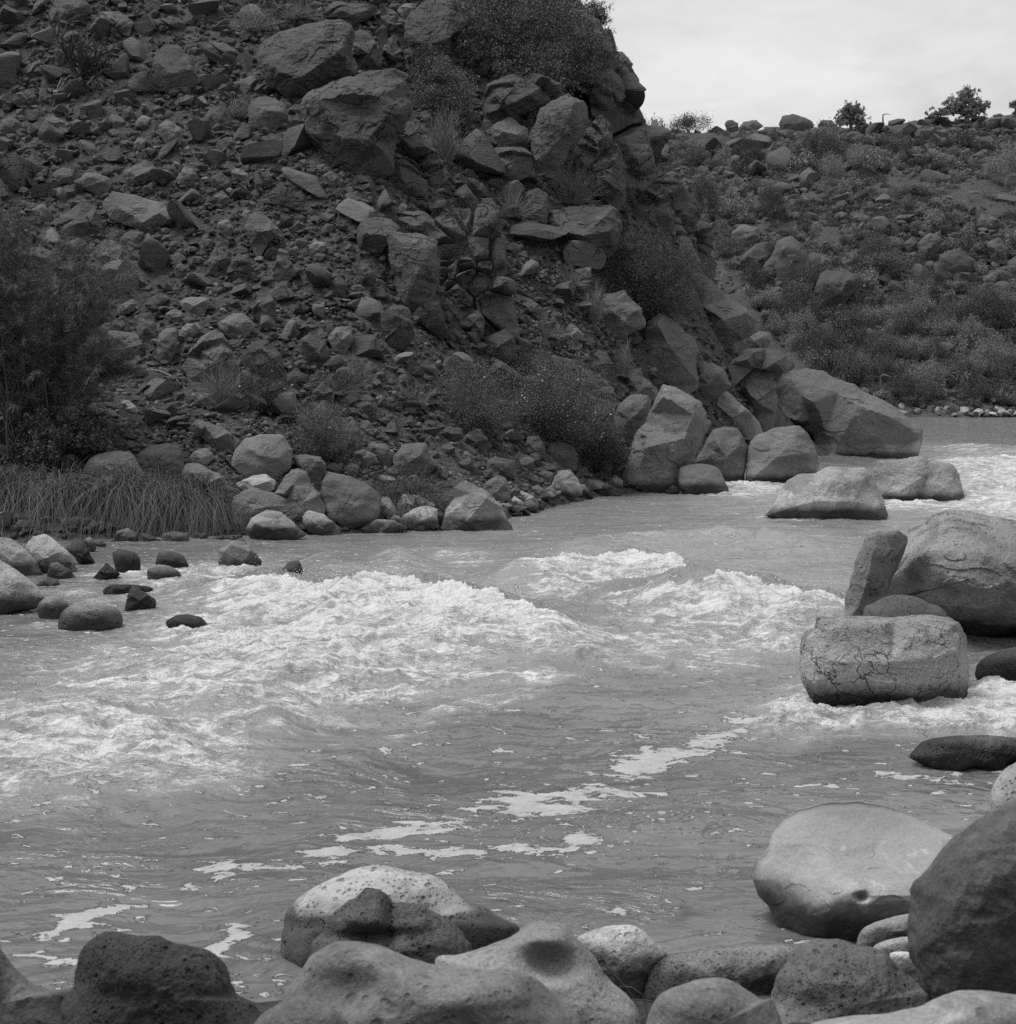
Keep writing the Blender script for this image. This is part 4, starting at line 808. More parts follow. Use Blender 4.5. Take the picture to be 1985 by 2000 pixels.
# --- far hillside
for a in [
 ([(358,655),(372,645),(400,640),(432,660),(434,705),(370,705)],.3,'small square boulder on the far skyline, left of the wider one',None),
 ([(428,685),(460,650),(530,640),(568,675),(500,710),(440,705)],.2,'wide low boulder on the far skyline',None),
 ([(648,665),(670,620),(720,610),(790,628),(832,650),(840,680),(760,710),(680,715)],.5,'largest rounded boulder on the far skyline','the largest skyline boulder'),
 ([(853,675),(870,645),(930,640),(972,682),(900,705)],.3,'boulder on the far skyline just left of the small round tree',None),
 ([(568,680),(630,678),(644,740),(590,755)],.4,None,None),
 ([(640,700),(700,690),(705,735),(650,735)],.5,None,None),
 ([(600,1390),(640,1290),(710,1263),(780,1308),(812,1400),(762,1480),(640,1490)],.3,'big round-topped boulder low on the far hillside','the big round-topped far boulder'),
 ([(436,1380),(520,1310),(600,1288),(612,1390),(560,1465),(480,1455)],.2,None,None),
 ([(556,1450),(580,1395),(610,1385),(640,1410),(640,1485),(600,1490)],.1,'pale streaked upright stone beside the big round-topped far boulder',None),
 ([(396,1235),(470,1198),(540,1218),(554,1285),(430,1325),(400,1295)],.2,'dark blocky boulder on the far hillside nearest the outcrop edge',None),
 ([(1007,1195),(1080,1133),(1162,1170),(1132,1205)],.05,'gable-shaped boulder midway up the far hillside','the gable-shaped far boulder'),
 ([(1107,1115),(1140,1068),(1172,1100),(1152,1135)],.1,None,None),
 ([(1396,1295),(1460,1238),(1534,1280),(1504,1345),(1420,1405)],.1,'pale faceted boulder low on the far hillside','the pale faceted far boulder'),
 ([(1697,1205),(1740,1138),(1800,1158),(1884,1220),(1770,1245)],.05,'flat-topped dark boulder high on the right of the far hillside','the flat-topped far boulder'),
 ([(832,1570),(870,1458),(1000,1438),(1094,1480),(1062,1560),(1012,1610),(960,1680),(880,1650)],.15,'broad tilted slab with a shadow beneath, low on the far hillside','the broad tilted far slab'),
 ([(1157,1645),(1220,1588),(1274,1600),(1252,1655),(1190,1685)],.1,None,None),
 ([(1167,1745),(1200,1688),(1252,1730),(1220,1750)],.0,'bright triangular stone low on the far hillside',None),
 ([(1167,1790),(1220,1743),(1292,1760),(1262,1810),(1200,1815)],.1,None,None),
 ([(1757,1295),(1830,1268),(1872,1330),(1862,1405),(1790,1395)],.1,None,None),
 ([(767,1405),(830,1348),(930,1388),(944,1435),(840,1470)],.1,None,None),
 ([(960,1400),(1000,1370),(1050,1395),(1010,1440),(970,1435)],.1,None,None),
 ([(1480,1460),(1510,1370),(1560,1340),(1620,1330),(1700,1390),(1690,1450),(1600,1490)],.3,'wide dark rounded boulder right of the pale faceted far boulder',None),
 ([(700,690),(740,700),(735,745),(700,740)],.3,None,None),
 ([(90,720),(150,705),(180,750),(120,775)],.3,None,None),
 ([(1070,800),(1100,775),(1160,780),(1170,820),(1100,840)],.5,None,None),
 ([(1000,1440),(1090,1400),(1100,1440),(1040,1460)],.1,None,None),
 ([(1250,1290),(1300,1270),(1330,1320),(1290,1350),(1255,1330)],.2,None,None),
 ([(1320,1300),(1370,1260),(1400,1300),(1380,1350),(1330,1350)],.2,None,None),
 ([(1870,1400),(1918,1370),(1980,1420),(1960,1490),(1880,1480)],.2,None,None),
 ([(1740,1480),(1800,1450),(1870,1480),(1830,1530),(1750,1530)],.2,None,None),
 ([(1480,700),(1540,690),(1580,720),(1520,740)],.3,None,None),
 ([(1700,740),(1780,725),(1840,780),(1760,790)],.2,None,None),
 ([(200,950),(240,910),(245,960),(210,1000)],.1,None,None),
 ([(620,790),(650,750),(700,770),(660,830)],.1,None,None),
 ]: t('C', 'far', a[0], rnd=a[1], name='boulder', label=a[2], landmark=a[3], res=40, amp=.07)
# ------------------------------------------------------------------ scattered stones: the larger ones each a thing of its own, the rest rubble
SLOPE = [(0,0),(1110,0),(1150,60),(1225,130),(1262,245),(1290,350),(1350,430),(1400,500),(1470,620),(1500,700),(1490,800),(1440,930),(1400,950),(1300,955),(1200,960),(1100,978),(1000,1028),(860,1036),(720,1038),(600,1042),(460,1050),(300,1048),(0,1056)]
FARP = [(1240,275),(1400,262),(1600,258),(1750,250),(1985,228),(1985,800),(1800,800),(1700,760),(1560,700),(1500,640),(1420,520),(1370,440),(1300,330)]
occ = np.zeros((520, 500), bool)    # 4 px cells
def stamp(P):
    P = np.asarray(P); x0, y0 = np.maximum((P[:, :2].min(0)/4).astype(int)-1, 0); x1, y1 = (P[:, :2].max(0)/4).astype(int)+2
    x1 = min(x1, 500); y1 = min(y1, 520)
    if x1 <= x0 or y1 <= y0: return
    gy, gx = np.mgrid[y0:y1, x0:x1]
    occ[y0:y1, x0:x1] |= inside(gx*4+2., gy*4+2., P)
for P in OUTLINES: stamp(P)
def free(px, py, r):
    x0, x1 = int(max(0, (px-r)/4)), int((px+r)/4)+1; y0, y1 = int(max(0, (py-r)/4)), int((py+r)/4)+1
    s = occ[y0:y1, x0:x1]
    return s.size > 0 and s.mean() < .12
CHUTE = [(1000,520),(1100,480),(1180,620),(1100,660),(1000,700)]
SOILY = [[(380,330),(560,330),(700,520),(560,560),(420,420)], [(1000,560),(1090,600),(1180,720),(1040,720)], [(700,720),(900,760),(900,850),(760,840)], [(250,700),(400,720),(380,780),(250,760)]]
def free_(px, py, r, tol):
    x0, x1 = int(max(0, (px-r)/4)), int((px+r)/4)+1; y0, y1 = int(max(0, (py-r)/4)), int((py+r)/4)+1
    s = occ[y0:y1, x0:x1]
    return s.size > 0 and s.mean() < tol
protos = [stone(100+i, 3, 9+i % 4, rough=.03, depth=(.36, .66)) for i in range(26)]
pmesh = {}
def proto_mesh(i, mat):
    if (i, mat) not in pmesh:
        v, f = protos[i]; pmesh[(i, mat)] = mesh_np('rock', v, tris=f, sharp=35); pmesh[(i, mat)].materials.append(M[mat])
    return pmesh[(i, mat)]
from mathutils import Matrix
def auto_rocks(poly, n, smin, smax, mats, seed, name, cat, group, powr=1.6, big=1., tol=.12, emb=.36):
    rg = np.random.default_rng(seed); P = np.array(poly); lo, hi = P.min(0), P.max(0)
    xs = rg.uniform(lo[0]+6, hi[0]-6, n*14); ys = rg.uniform(lo[1]+4, hi[1]-4, n*14)
    ok = inside(xs, ys, P); xs, ys = xs[ok], ys[ok]
    Y, hitok = hit(xs, ys); cnt = 0
    sizes = np.sort(smin*(1-rg.uniform(0, 1, n)*(1-(smin/smax)**powr))**(-1/powr))[::-1]
    k = 0
    for i in range(len(xs)):
        if cnt >= n: break
        if not hitok[i]: continue
        s = sizes[cnt]
        if any(inside(xs[i], ys[i], np.array(q)) for q in SOILY) and s > 22: continue
        if not free_(xs[i], ys[i], s*.55, tol): continue
        a = np.linspace(0, 2*math.pi, 9)[:-1]; stamp(np.column_stack([xs[i]+s*.5*np.cos(a), ys[i]+s*.42*np.sin(a)]))
        r = .5*s*Y[i]/FPX*big
        p = at(xs[i], ys[i], Y[i]+.25*r); g = float(T(p[0], p[1]))
        mat = mats[rg.integers(len(mats))]
        me = proto_mesh(int(rg.integers(len(protos))), mat)
        o = bpy.data.objects.new(name, me); COL.objects.link(o)
        o.matrix_world = Matrix.Translation((p[0], p[1], g+emb*r)) @ Matrix(rotm(rg, .9).tolist()).to_4x4() @ Matrix.Diagonal((r*1.1, r*1.05, r*rg.uniform(.75, 1.1), 1))
        o['category'] = cat; o['group'] = group
        ROCKS.append(dict(o=o, px=xs[i], py=ys[i], w=s, h=s*.8, mat=mat, lm=None, Y=Y[i], hand=False))
        cnt += 1
auto_rocks([(760,330),(1000,330),(1230,440),(1180,560),(1020,500),(980,700),(760,690),(720,500)], 34, 52, 105, ['cliff'], 15, 'block', 'rock', 'blocks of the broken ledge', tol=.35, emb=.3)
auto_rocks([(880,10),(1110,5),(1150,60),(1225,130),(1258,240),(1290,350),(1380,480),(1300,470),(1180,380),(1000,330),(900,250)], 30, 45, 100, ['cliff'], 16, 'block', 'rock', 'blocks of the outcrop', tol=.30, emb=.25)
auto_rocks(SLOPE, 260, 26, 88, ['slope', 'slope', 'slope', 'cliff', 'slope_pale'], 5, 'rock', 'rock', 'loose rocks on the talus slope')
auto_rocks(FARP, 150, 16, 52, ['far'], 8, 'boulder', 'rock', 'rocks on the far hillside')
auto_rocks([(1240,258),(1600,256),(1985,226),(1985,262),(1600,282),(1260,285)], 40, 12, 30, ['far'], 18, 'boulder', 'rock', 'rocks along the far skyline', big=1.3)

def rubble(name, poly, n, smin, smax, mat, seed, label, powr=2.2, level=1, avoid=.5, rnd=False):
    rg = np.random.default_rng(seed); P = np.array(poly); lo, hi = P.min(0), P.max(0)
    xs = rg.uniform(lo[0], hi[0], int(n*2.2)); ys = rg.uniform(lo[1], hi[1], int(n*2.2))
    ok = inside(xs, ys, P); xs, ys = xs[ok][:n], ys[ok][:n]
    gi = occ[np.clip((ys/4).astype(int), 0, 519), np.clip((xs/4).astype(int), 0, 499)]
    keep = ~gi | (rg.uniform(size=len(xs)) < 1-avoid); xs, ys = xs[keep], ys[keep]
    Y, h = hit(xs, ys); xs, ys, Y = xs[h], ys[h], Y[h]
    s = smin*(1-rg.uniform(0, 1, len(xs))*(1-(smin/smax)**powr))**(-1/powr)
    r = .5*s*Y/FPX
    p = at(xs, ys, Y); g = T(p[:, 0], p[:, 1])
    return stuff_stones(name, mat, p[:, 0], p[:, 1], g+.15*r, r, label, 'rubble', level=level, seed=seed, rnd=rnd)
SL2 = [(-260,-200),(900,-200)]+SLOPE[1:-1]+[(-260,1052)]
rubble('rubble', SL2, 19000, 8, 36, 'slope', 21, 'loose angular basalt rubble covering the dark talus slope', powr=1.7)
rubble('pale_rubble', SL2, 2600, 7, 24, 'slope_pale', 22, 'paler broken stone chips scattered over the talus slope')
rubble('chute_gravel', [(960,480),(1080,500),(1200,640),(1180,760),(1000,720),(940,600)], 900, 5, 13, 'slope_pale', 23, 'light gravel and chips in the chute right of the upright talus boulder')
rubble('shore_gravel', [(200,760),(480,780),(700,860),(960,880),(1140,930),(1100,975),(1000,1015),(860,1030),(600,1035),(300,1000)], 1500, 6, 17, 'bank', 24, 'small grey stones between the boulders along the left shoreline')
rubble('far_rubble', [(1240,262),(1985,232),(2200,215),(2200,812),(1700,812),(1560,720),(1300,330)], 14000, 6, 28, 'far', 25, 'broken basalt rubble between the bushes of the far hillside', avoid=.2, powr=1.6)
# cobbles along the shoreline on the left and across the river: each its own
rg = np.random.default_rng(77)
def cobble_line(pts, n, smin, smax, mat, group, jit, seed):
    rg = np.random.default_rng(seed); pts = np.array(pts, float)
    for i in range(n):
        t_ = rg.uniform(0, len(pts)-1.001); k = int(t_); q = pts[k]+(pts[k+1]-pts[k])*(t_-k)
        px, py = q[0], q[1]-abs(rg.normal(0, jit)); s = rg.uniform(smin, smax)
        Y, h = hit([px], [py]); Y = float(Y[0]); r = .5*s*Y/FPX; p = at(px, py, Y); g = max(float(T(p[0], p[1])), -.1)
        me = proto_mesh(int(rg.integers(len(protos))), mat)
        o = bpy.data.objects.new('cobble', me); COL.objects.link(o)
        o.matrix_world = Matrix.Translation((p[0], p[1], g+.25*r)) @ Matrix(rotm(rg).tolist()).to_4x4() @ Matrix.Diagonal((r*1.15, r, r*.8, 1))
        o['category'] = 'stone'; o['group'] = group
        ROCKS.append(dict(o=o, px=px, py=py, w=s, h=s*.8, mat=mat, lm=None, Y=Y, hand=False))
cobble_line([(1740,812),(1985,812)], 34, 8, 24, 'cobble', 'pale cobbles on the far shoreline', 5, 3)
cobble_line([(460,1040),(720,1030),(860,1028),(960,1015),(1060,985),(1120,965),(1200,955)], 34, 14, 34, 'bank', 'stones along the left waterline', 8, 4)

# ------------------------------------------------------------------ plants
def ribbons(p0, d, L, droop, w, segs=3, rg=RNG, curl=0.):
    n = len(p0); s = np.linspace(0, 1, segs+1)[None, :, None]
    L = np.broadcast_to(np.asarray(L, float), (n,))[:, None, None]; dr = np.broadcast_to(np.asarray(droop, float), (n,))[:, None, None]
    c = p0[:, None, :]+d[:, None, :]*L*s+np.array([0, 0, -1.])*dr*L*s**2
    if curl: c = c+rg.normal(0, curl, (n, 1, 3))*L*s**2*1.
    side = np.cross(d, rg.normal(size=(n, 3))); side /= np.linalg.norm(side, axis=1, keepdims=True)+1e-9
    ww = np.broadcast_to(np.asarray(w, float), (n,))[:, None, None]*(1-s*.85)
    v = np.stack([c-side[:, None]*ww/2, c+side[:, None]*ww/2], 2)
    i = (np.arange(n)[:, None]*(segs+1)+np.arange(segs)[None])*2
    q = np.stack([i, i+1, i+3, i+2], -1).reshape(-1, 4)
    return v.reshape(-1, 3), q, c[:, :, :]
def leaves(p, size, rg=RNG, asp=.5):
    n = len(p); a = rg.normal(size=(n, 3)); a /= np.linalg.norm(a, axis=1, keepdims=True)
    b = np.cross(a, rg.normal(size=(n, 3))); b /= np.linalg.norm(b, axis=1, keepdims=True)
    s = (np.asarray(size)*rg.uniform(.6, 1.4, n))[:, None]
    v = np.stack([p-a*s*.5, p+b*s*asp*.5, p+a*s*.5, p-b*s*asp*.5], 1)
    return v.reshape(-1, 3), np.arange(n*4).reshape(n, 4)
def merge(parts):
    V = []; Q = []; o = 0
    for v, q in parts: V.append(v); Q.append(q+o); o += len(v)
    return np.vstack(V), np.vstack(Q)
def dirs(n, rg, up=.5, spread=1.):
    a = rg.uniform(0, 2*math.pi, n); e = rg.uniform(0, 1, n)**.7
    el = math.pi/2*(1-spread*e)+0*a
    el = np.clip(el, up*-.2, None)
    return np.stack([np.cos(a)*np.cos(el), np.sin(a)*np.cos(el), np.sin(el)], -1)
def tube(path, rad, k=6):
    path = np.asarray(path, float); n = len(path); V = []
    for i in range(n):
        d = path[min(i+1, n-1)]-path[max(i-1, 0)]; d /= np.linalg.norm(d)+1e-9
        u = np.cross(d, [.3, .9, .1]); u /= np.linalg.norm(u)+1e-9; w = np.cross(d, u)
        a = np.linspace(0, 2*math.pi, k, endpoint=False)
        V.append(path[i]+rad[i]*(np.cos(a)[:, None]*u+np.sin(a)[:, None]*w))
    V = np.vstack(V); j = np.roll(np.arange(k), -1); Q = []
    for i in range(n-1): Q.append(np.stack([i*k+np.arange(k), i*k+j, (i+1)*k+j, (i+1)*k+np.arange(k)], -1))
    return V, np.vstack(Q)
PLANTS = []
def ground_at(px, py, Y=None):
    if Y is None: Y = float(hit([px], [py])[0][0])
    p = at(px, py, Y); return np.array([p[0], p[1], float(T(p[0], p[1]))]), Y
def thing(name, loc, label, cat, group=None):
    o = bpy.data.objects.new(name, None); COL.objects.link(o); o.location = loc; o.empty_display_size = .2
    if label: o['label'] = label
    o['category'] = cat
    if group: o['group'] = group
    return o
def part(name, vq, mat, root, smooth=True):
    me = mesh_np(name, vq[0], quads=vq[1], smooth=smooth); return obj(name, me, M[mat], root)

def shrub(px, pyb, wpx, hpx, style, mat, label, seed, n=1., Y=None, flowers=0, name='shrub', cat='shrub', group=None, leaf=None):
    rg = np.random.default_rng(seed); b, Y = ground_at(px, pyb, Y)
    W, H = wpx*Y/FPX, hpx*Y/FPX
    root = thing(name, b-np.array([0, 0, .05]), label, cat, group)
    ns = int(120*n)
    a = rg.uniform(0, 2*math.pi, ns); rr = np.sqrt(rg.uniform(0, 1, ns))
    top = np.stack([np.cos(a)*rr*W/2, np.sin(a)*rr*W/2.4, H*np.sqrt(np.clip(1.05-rr**2, .02, 1))*rg.uniform(.75, 1.05, ns)], -1)
    base = np.stack([rg.normal(0, .05*W, ns), rg.normal(0, .05*W, ns), np.zeros(ns)], -1)
    L = np.linalg.norm(top-base, axis=1); d = (top-base)/L[:, None]
    sv, sq, sc = ribbons(base, d, L, -.0, .011*Y/30+.003, 4, rg, .08)
    # twigs
    k = int(14 if style != 'tuft' else 8)
    seg = rg.integers(1, 5, (ns, k)); o0 = sc[np.arange(ns)[:, None], seg].reshape(-1, 3)
    dd = np.repeat(d, k, 0)+rg.normal(0, .55 if style != 'tuft' else .25, (ns*k, 3)); dd /= np.linalg.norm(dd, axis=1, keepdims=True)
    tw = .22*H if style != 'tuft' else .4*H
    tv, tq, tc = ribbons(o0, dd, tw*rg.uniform(.5, 1.2, ns*k), .08, .007*Y/30, 3, rg, .15)
    part('stem', merge([(sv, sq), (tv, tq)]) if style != 'tuft' else (sv, sq), 'bark' if style != 'tuft' else mat, root)
    if style == 'tuft': part('foliage', (tv, tq), mat, root)
    else:
        m = int(14*n)+4; lp = tc[:, 1:].reshape(-1, 3); lp = np.repeat(lp, m//3+1, 0); lp = lp+rg.normal(0, .035*H+.01, lp.shape)
        keep = fbm3(lp*2.2/H+seed, 2) > -.28; lp = lp[keep]      # gaps in the crown
        ls = 1.35*(leaf or (.03 if style == 'fine' else .055))
        v, q = leaves(lp, ls*Y/32, rg, .45); part('foliage', (v, q), mat, root, False)
    if flowers:
        u = sc[rg.integers(0, ns, flowers), 4]+rg.normal(0, .05*W, (flowers, 3))*[1, .6, .8]
        u[:, 1] -= .1*W*rg.uniform(0, 1, flowers); fl = None
        for j in range(flowers):
            if fl is None:
                V_, Q_ = merge([leaves(np.zeros((1, 3)), .045*Y/32, rg, .9) for _ in range(3)]); fl = mesh_np('flower', V_, quads=Q_, smooth=False); fl.materials.append(M['flower'])
            if j < 100: fo = bpy.data.objects.new('flower', fl); COL.objects.link(fo); fo.parent = root; fo.location = u[j]; fo.rotation_euler = rg.uniform(0, 6, 3)
    PLANTS.append(dict(o=root, px=px, py=pyb-hpx/2, w=wpx, h=hpx, mat=mat))
    return root
def tuft(px, pyb, wpx, hpx, mat, label, seed, n=900, droop=.5, name='grass_tuft', Y=None, width=.012, lean=(0, 0), cat='grass', group=None, spread=.8):
    rg = np.random.default_rng(seed); b, Y = ground_at(px, pyb, Y); W, H = wpx*Y/FPX, hpx*Y/FPX
    base = np.stack([rg.normal(0, W*.17, n), rg.normal(0, W*.10, n), np.zeros(n)], -1)
    d = dirs(n, rg, spread=spread); d += np.array([lean[0], lean[1], 0]); d /= np.linalg.norm(d, axis=1, keepdims=True)
    L = H*rg.uniform(.7, 1.35, n)*(1+.6*droop)
    v, q, c = ribbons(base, d, L, droop*rg.uniform(.6, 1.3, n), width*Y/28*rg.uniform(.6, 1.3, n), 6, rg, .05)
    me = mesh_np(name, v, quads=q)
    o = obj(name, me, M[mat], label=label, cat=cat, group=group, loc=b)
    PLANTS.append(dict(o=o, px=px, py=pyb-hpx/2, w=wpx, h=hpx, mat=mat)); return o
# sedge clumps overhanging the water on the left bank
for px, py, w, h, sd, lab in [(20,1062,190,108,1,'long-bladed sedge clump at the left edge above the pale boulders'),(130,1052,190,100,2,'drooping sedge clump second from the left edge'),(235,1055,200,110,3,'thick arching sedge clump in the middle of the sedge row'),(345,1055,180,102,4,'arching sedge clump below the dark half-hidden boulder'),(410,1048,110,80,5,'rightmost sedge clump of the row, beside the pale tapered boulder')]:
    tuft(px, py, w, h, 'sedge', lab, sd, n=1500, droop=1.1, width=.013, cat='sedge', name='sedge_clump', lean=(.10, -.3), spread=.9, Y=28.2 if py > 1045 else 28.8)
tuft(795, 985, 150, 95, 'sedge', 'soft green grass tuft behind the pale pyramid boulder', 6, n=1700, droop=.7, name='grass_tuft', lean=(.25, -.1), width=.008)
# feathery tamarisk
def tamarisk():
    rg = np.random.default_rng(11); b, Y = ground_at(70, 985, 29.4)
    root = thing('tamarisk', b, 'tall feathery dark shrub rising behind the sedge at the left edge', 'shrub')
    S = []; pts = []; dd = []
    for i in range(44):
        tx = rg.uniform(-2.1, 2.1); ty = rg.uniform(-.6, 1.2); tz = rg.uniform(2.0, 5.4)*(1-.25*abs(tx)/2.1)
        p0 = np.array([rg.normal(-.1, .6), rg.normal(0, .3), 0]); p2 = np.array([tx, ty, tz]); p1 = (p0+p2)/2+np.array([-.1*tx, 0, .35])
        s = np.linspace(0, 1, 9)[:, None]; path = (1-s)**2*p0+2*s*(1-s)*p1+s*s*p2+rg.normal(0, .03, (9, 3))
        S.append(tube(path, np.linspace(.022, .005, 9), 5))
        for j in range(30):
            u = rg.uniform(.22, 1)**.8; k = min(int(u*8), 7); pts.append(path[k]+(path[k+1]-path[k])*(u*8-k)); q = (path[k+1]-path[k]); dd.append(q/np.linalg.norm(q))
    pts = np.array(pts); dd = np.array(dd); n = len(pts)
    d2 = dd+rg.normal(0, .55, (n, 3))+[0, 0, .25]; d2 /= np.linalg.norm(d2, axis=1, keepdims=True)
    v, q, c = ribbons(pts, d2, rg.uniform(.35, .95, n), .22, .008, 5, rg, .12)
    part('stem', merge(S+[(v, q)]), 'bark', root)
    m = 85; o0 = c[np.repeat(np.arange(n), m), rg.integers(1, 6, n*m)]+rg.normal(0, .02, (n*m, 3))
    d3 = np.repeat(d2, m, 0)+rg.normal(0, .55, (n*m, 3))+[0, 0, -.1]; d3 /= np.linalg.norm(d3, axis=1, keepdims=True)
    v, q, _ = ribbons(o0, d3, rg.uniform(.08, .28, n*m), .3, .009, 2, rg, .1)
    part('foliage', (v, q), 'feather', root)
    PLANTS.append(dict(o=root, px=90, py=650, w=300, h=550, mat='feather'))
tamarisk()
shrub(120, 960, 220, 90, 'leafy', 'leaf_dark', 'dark leafy undergrowth at the foot of the feathery shrub, behind the sedge', 12, n=.8, Y=29.2, name='undergrowth')
# shrubs of the left slope
shrub(1085, 872, 225, 160, 'fine', 'leaf_mid', 'large shrub dotted with small white flowers above the left waterline', 13, n=1.5, flowers=100, leaf=.024)
shrub(930, 850, 190, 130, 'fine', 'leaf_mid', 'wispy darker shrub just left of the white-flowered shrub', 14, n=1.0, flowers=12, leaf=.022)
shrub(1262, 632, 215, 165, 'fine', 'leaf_dark', 'dense dark round shrub above the upright pale slab', 15, n=1.6, leaf=.026)
shrub(1120, 395, 120, 62, 'tuft', 'leaf_pale', 'pale brushy bush on top of the stained flat-topped block', 16, n=1.6)
shrub(435, 795, 95, 75, 'tuft', 'straw', 'pale tufted bush in front of the dark pyramid-shaped boulder', 17, n=1.2)
shrub(625, 893, 150, 100, 'fine', 'leaf_mid', 'low twiggy bush with a few flowers left of the grass tuft', 18, n=.9, flowers=12, leaf=.02)
shrub(520, 800, 120, 110, 'fine', 'leaf_dark', 'sparse dark twiggy bush right of the pale tufted bush', 19, n=.5, flowers=8, leaf=.018)
shrub(870, 240, 95, 105, 'fine', 'leaf_mid', 'grey-green bush left of the juniper trunk below the angular boulder', 20, n=1., leaf=.03)
shrub(845, 190, 90, 80, 'fine', 'leaf_dark', 'small dark bush nestled against the narrow rock pillar', 21, n=.8, leaf=.03)
shrub(870, 320, 70, 90, 'tuft', 'straw', 'dry straw-like tuft hanging beside the largest browed slab', 22, n=1.)
shrub(1185, 930, 80, 90, 'fine', 'leaf_dark', 'small dark leafy shrub at the waterline left of the tall leaning boulder', 23, n=.8, leaf=.022)
shrub(1160, 635, 50, 70, 'tuft', 'straw', 'small pale grass bush below the dense dark round shrub', 24, n=.7)
shrub(1215, 735, 40, 60, 'tuft', 'straw', 'thin straw tuft wedged left of the upright pale slab', 25, n=.5)
for i, (px, py, w, h, mat, lab) in enumerate([(500,60,90,60,'straw','dry grass tuft at the top edge above the dark pointed boulder'),(585,40,90,50,'straw','spiky grass tuft at the top edge left of the overhanging boulder'),(660,770,70,60,'leaf_mid','spiky low plant left of the wispy darker shrub'),(1000,425,50,55,'straw','thin straw tuft right of the square dark block'),(680,320,60,40,'straw','small straw tuft at the left foot of the browed slab'),(470,230,90,50,'straw','twiggy dry plant below the dark pointed boulder'),
    (1070,660,70,40,'straw','low dry grass on the gravel chute'),(300,180,60,50,'leaf_mid','low grassy plant right of the cactus'),(560,400,60,40,'leaf_mid','low weedy tuft on the soil patch of the middle slope'),(1020,720,90,50,'leaf_mid','soft grass between the gravel chute and the white-flowered shrub'),(800,790,90,45,'leaf_mid','low weeds on the gravel above the grass tuft'),(1110,560,50,40,'straw','straw tuft beside the thin slabs of the spur')]):
    tuft(px, py, w, h, mat, lab, 40+i, n=420, droop=.25, width=.009, spread=.9)
shrub(1165, 70, 45, 48, 'fine', 'leaf_dark', 'small bare-branched bush on the skyline of the outcrop', 26, n=.35, Y=57.0, leaf=.03)
# weeds and dry grass nobody could count
def weeds(name, poly, n, mat, seed, label, hl=(.08, .3)):
    rg = np.random.default_rng(seed); P = np.array(poly); lo, hi = P.min(0), P.max(0)
    xs = rg.uniform(lo[0], hi[0], n*2); ys = rg.uniform(lo[1], hi[1], n*2); ok = inside(xs, ys, P)
    dens = fbm2(xs*.012+seed, ys*.016, 3) > .05
    ok &= dens; xs, ys = xs[ok][:n], ys[ok][:n]; Y, h = hit(xs, ys); p = at(xs[h], ys[h], Y[h]); p[:, 2] = T(p[:, 0], p[:, 1])-.02
    k = 26; b = np.repeat(p, k, 0)+rg.normal(0, .07, (len(p)*k, 3))*[1, 1, .2]; d = dirs(len(b), rg, spread=.85)
    v, q, _ = ribbons(b, d, rg.uniform(*hl, len(b))*np.repeat(Y[h]/38, k), .25, .009*np.repeat(Y[h]/38, k), 3, rg, .15)
    obj(name, mesh_np(name, v, quads=q), M[mat], label=label, cat='weeds', kind='stuff')
weeds('dry_grass', SLOPE, 2300, 'straw', 50, 'thin dry grass and twigs between the stones of the talus slope')
weeds('low_weeds', SLOPE, 1800, 'leaf_mid', 51, 'low grey-green weeds between the stones of the talus slope', (.06, .22))

# juniper on the outcrop
def clump_tree(name, base, trunk_path, rad, clumps, Y, leafmat, label, seed, leafsize, per, cat='tree'):
    rg = np.random.default_rng(seed); root = thing(name, base, label, cat)
    tp = np.array([at(a, b, Y+c) for a, b, c in trunk_path])-base
    part('trunk', tube(tp, rad, 8), 'bark', root)
    lv = []; tb = []
    for (cx, cy, dy, rpx, k) in clumps:
        c = at(cx, cy, Y+dy)-base; R = rpx*Y/FPX
        s0 = tp[np.argmin(np.linalg.norm(tp-c, axis=1)*1+ (tp[:, 2] > c[2]+.2)*3)]
        path = s0+(c-s0)*np.linspace(0, 1, 5)[:, None]+rg.normal(0, .06, (5, 3)); path[0] = s0
        tb.append(tube(path, np.linspace(.06, .015, 5)*Y/50, 5))
        ns = int(per*k*.045)+6
        sub = c+rg.normal(size=(ns, 3))*R*[.55, .5, .42]
        for _ in range(1):
            i = rg.integers(0, ns, int(per*k)); pts = sub[i]+rg.normal(size=(len(i), 3))*R*.115
        lv.append(leaves(pts, leafsize, rg, .5))
    part('branch', merge(tb), 'bark', root); part('crown', merge(lv), leafmat, root, False)
    PLANTS.append(dict(o=root, px=clumps[0][0], py=clumps[0][1], w=200, h=200, mat=leafmat)); return root
Yj = 49.5; bj = at(941, 250, Yj)
clump_tree('juniper', bj, [(941,262,0),(938,215,0),(942,165,.1),(950,120,.2),(955,80,.2),(968,40,.3),(985,0,.4),(1000,-60,.5)], [.16,.14,.13,.14,.13,.10,.07,.04],
  [(950,15,0,60,1),(1000,-30,0,75,1.2),(1070,20,.5,70,1.2),(1015,65,.3,55,1),(1085,70,.8,55,.9),(920,75,-.2,36,.5),(965,60,-.2,40,.7),(1130,95,1.2,42,.55),(1125,40,1,45,.6),(1030,130,-.5,50,.9),(1065,150,-.5,45,.9),(1020,175,-.5,38,.6),(1060,110,0,50,.8),(1160,75,1.6,28,.25),(1000,110,-.2,42,.6),(1185,100,2,22,.18),(900,110,-.3,26,.25),(1150,140,.6,30,.3)],
  Yj, 'juniper', 'dark juniper tree growing out of the outcrop at the top', 31, .08, 3000)
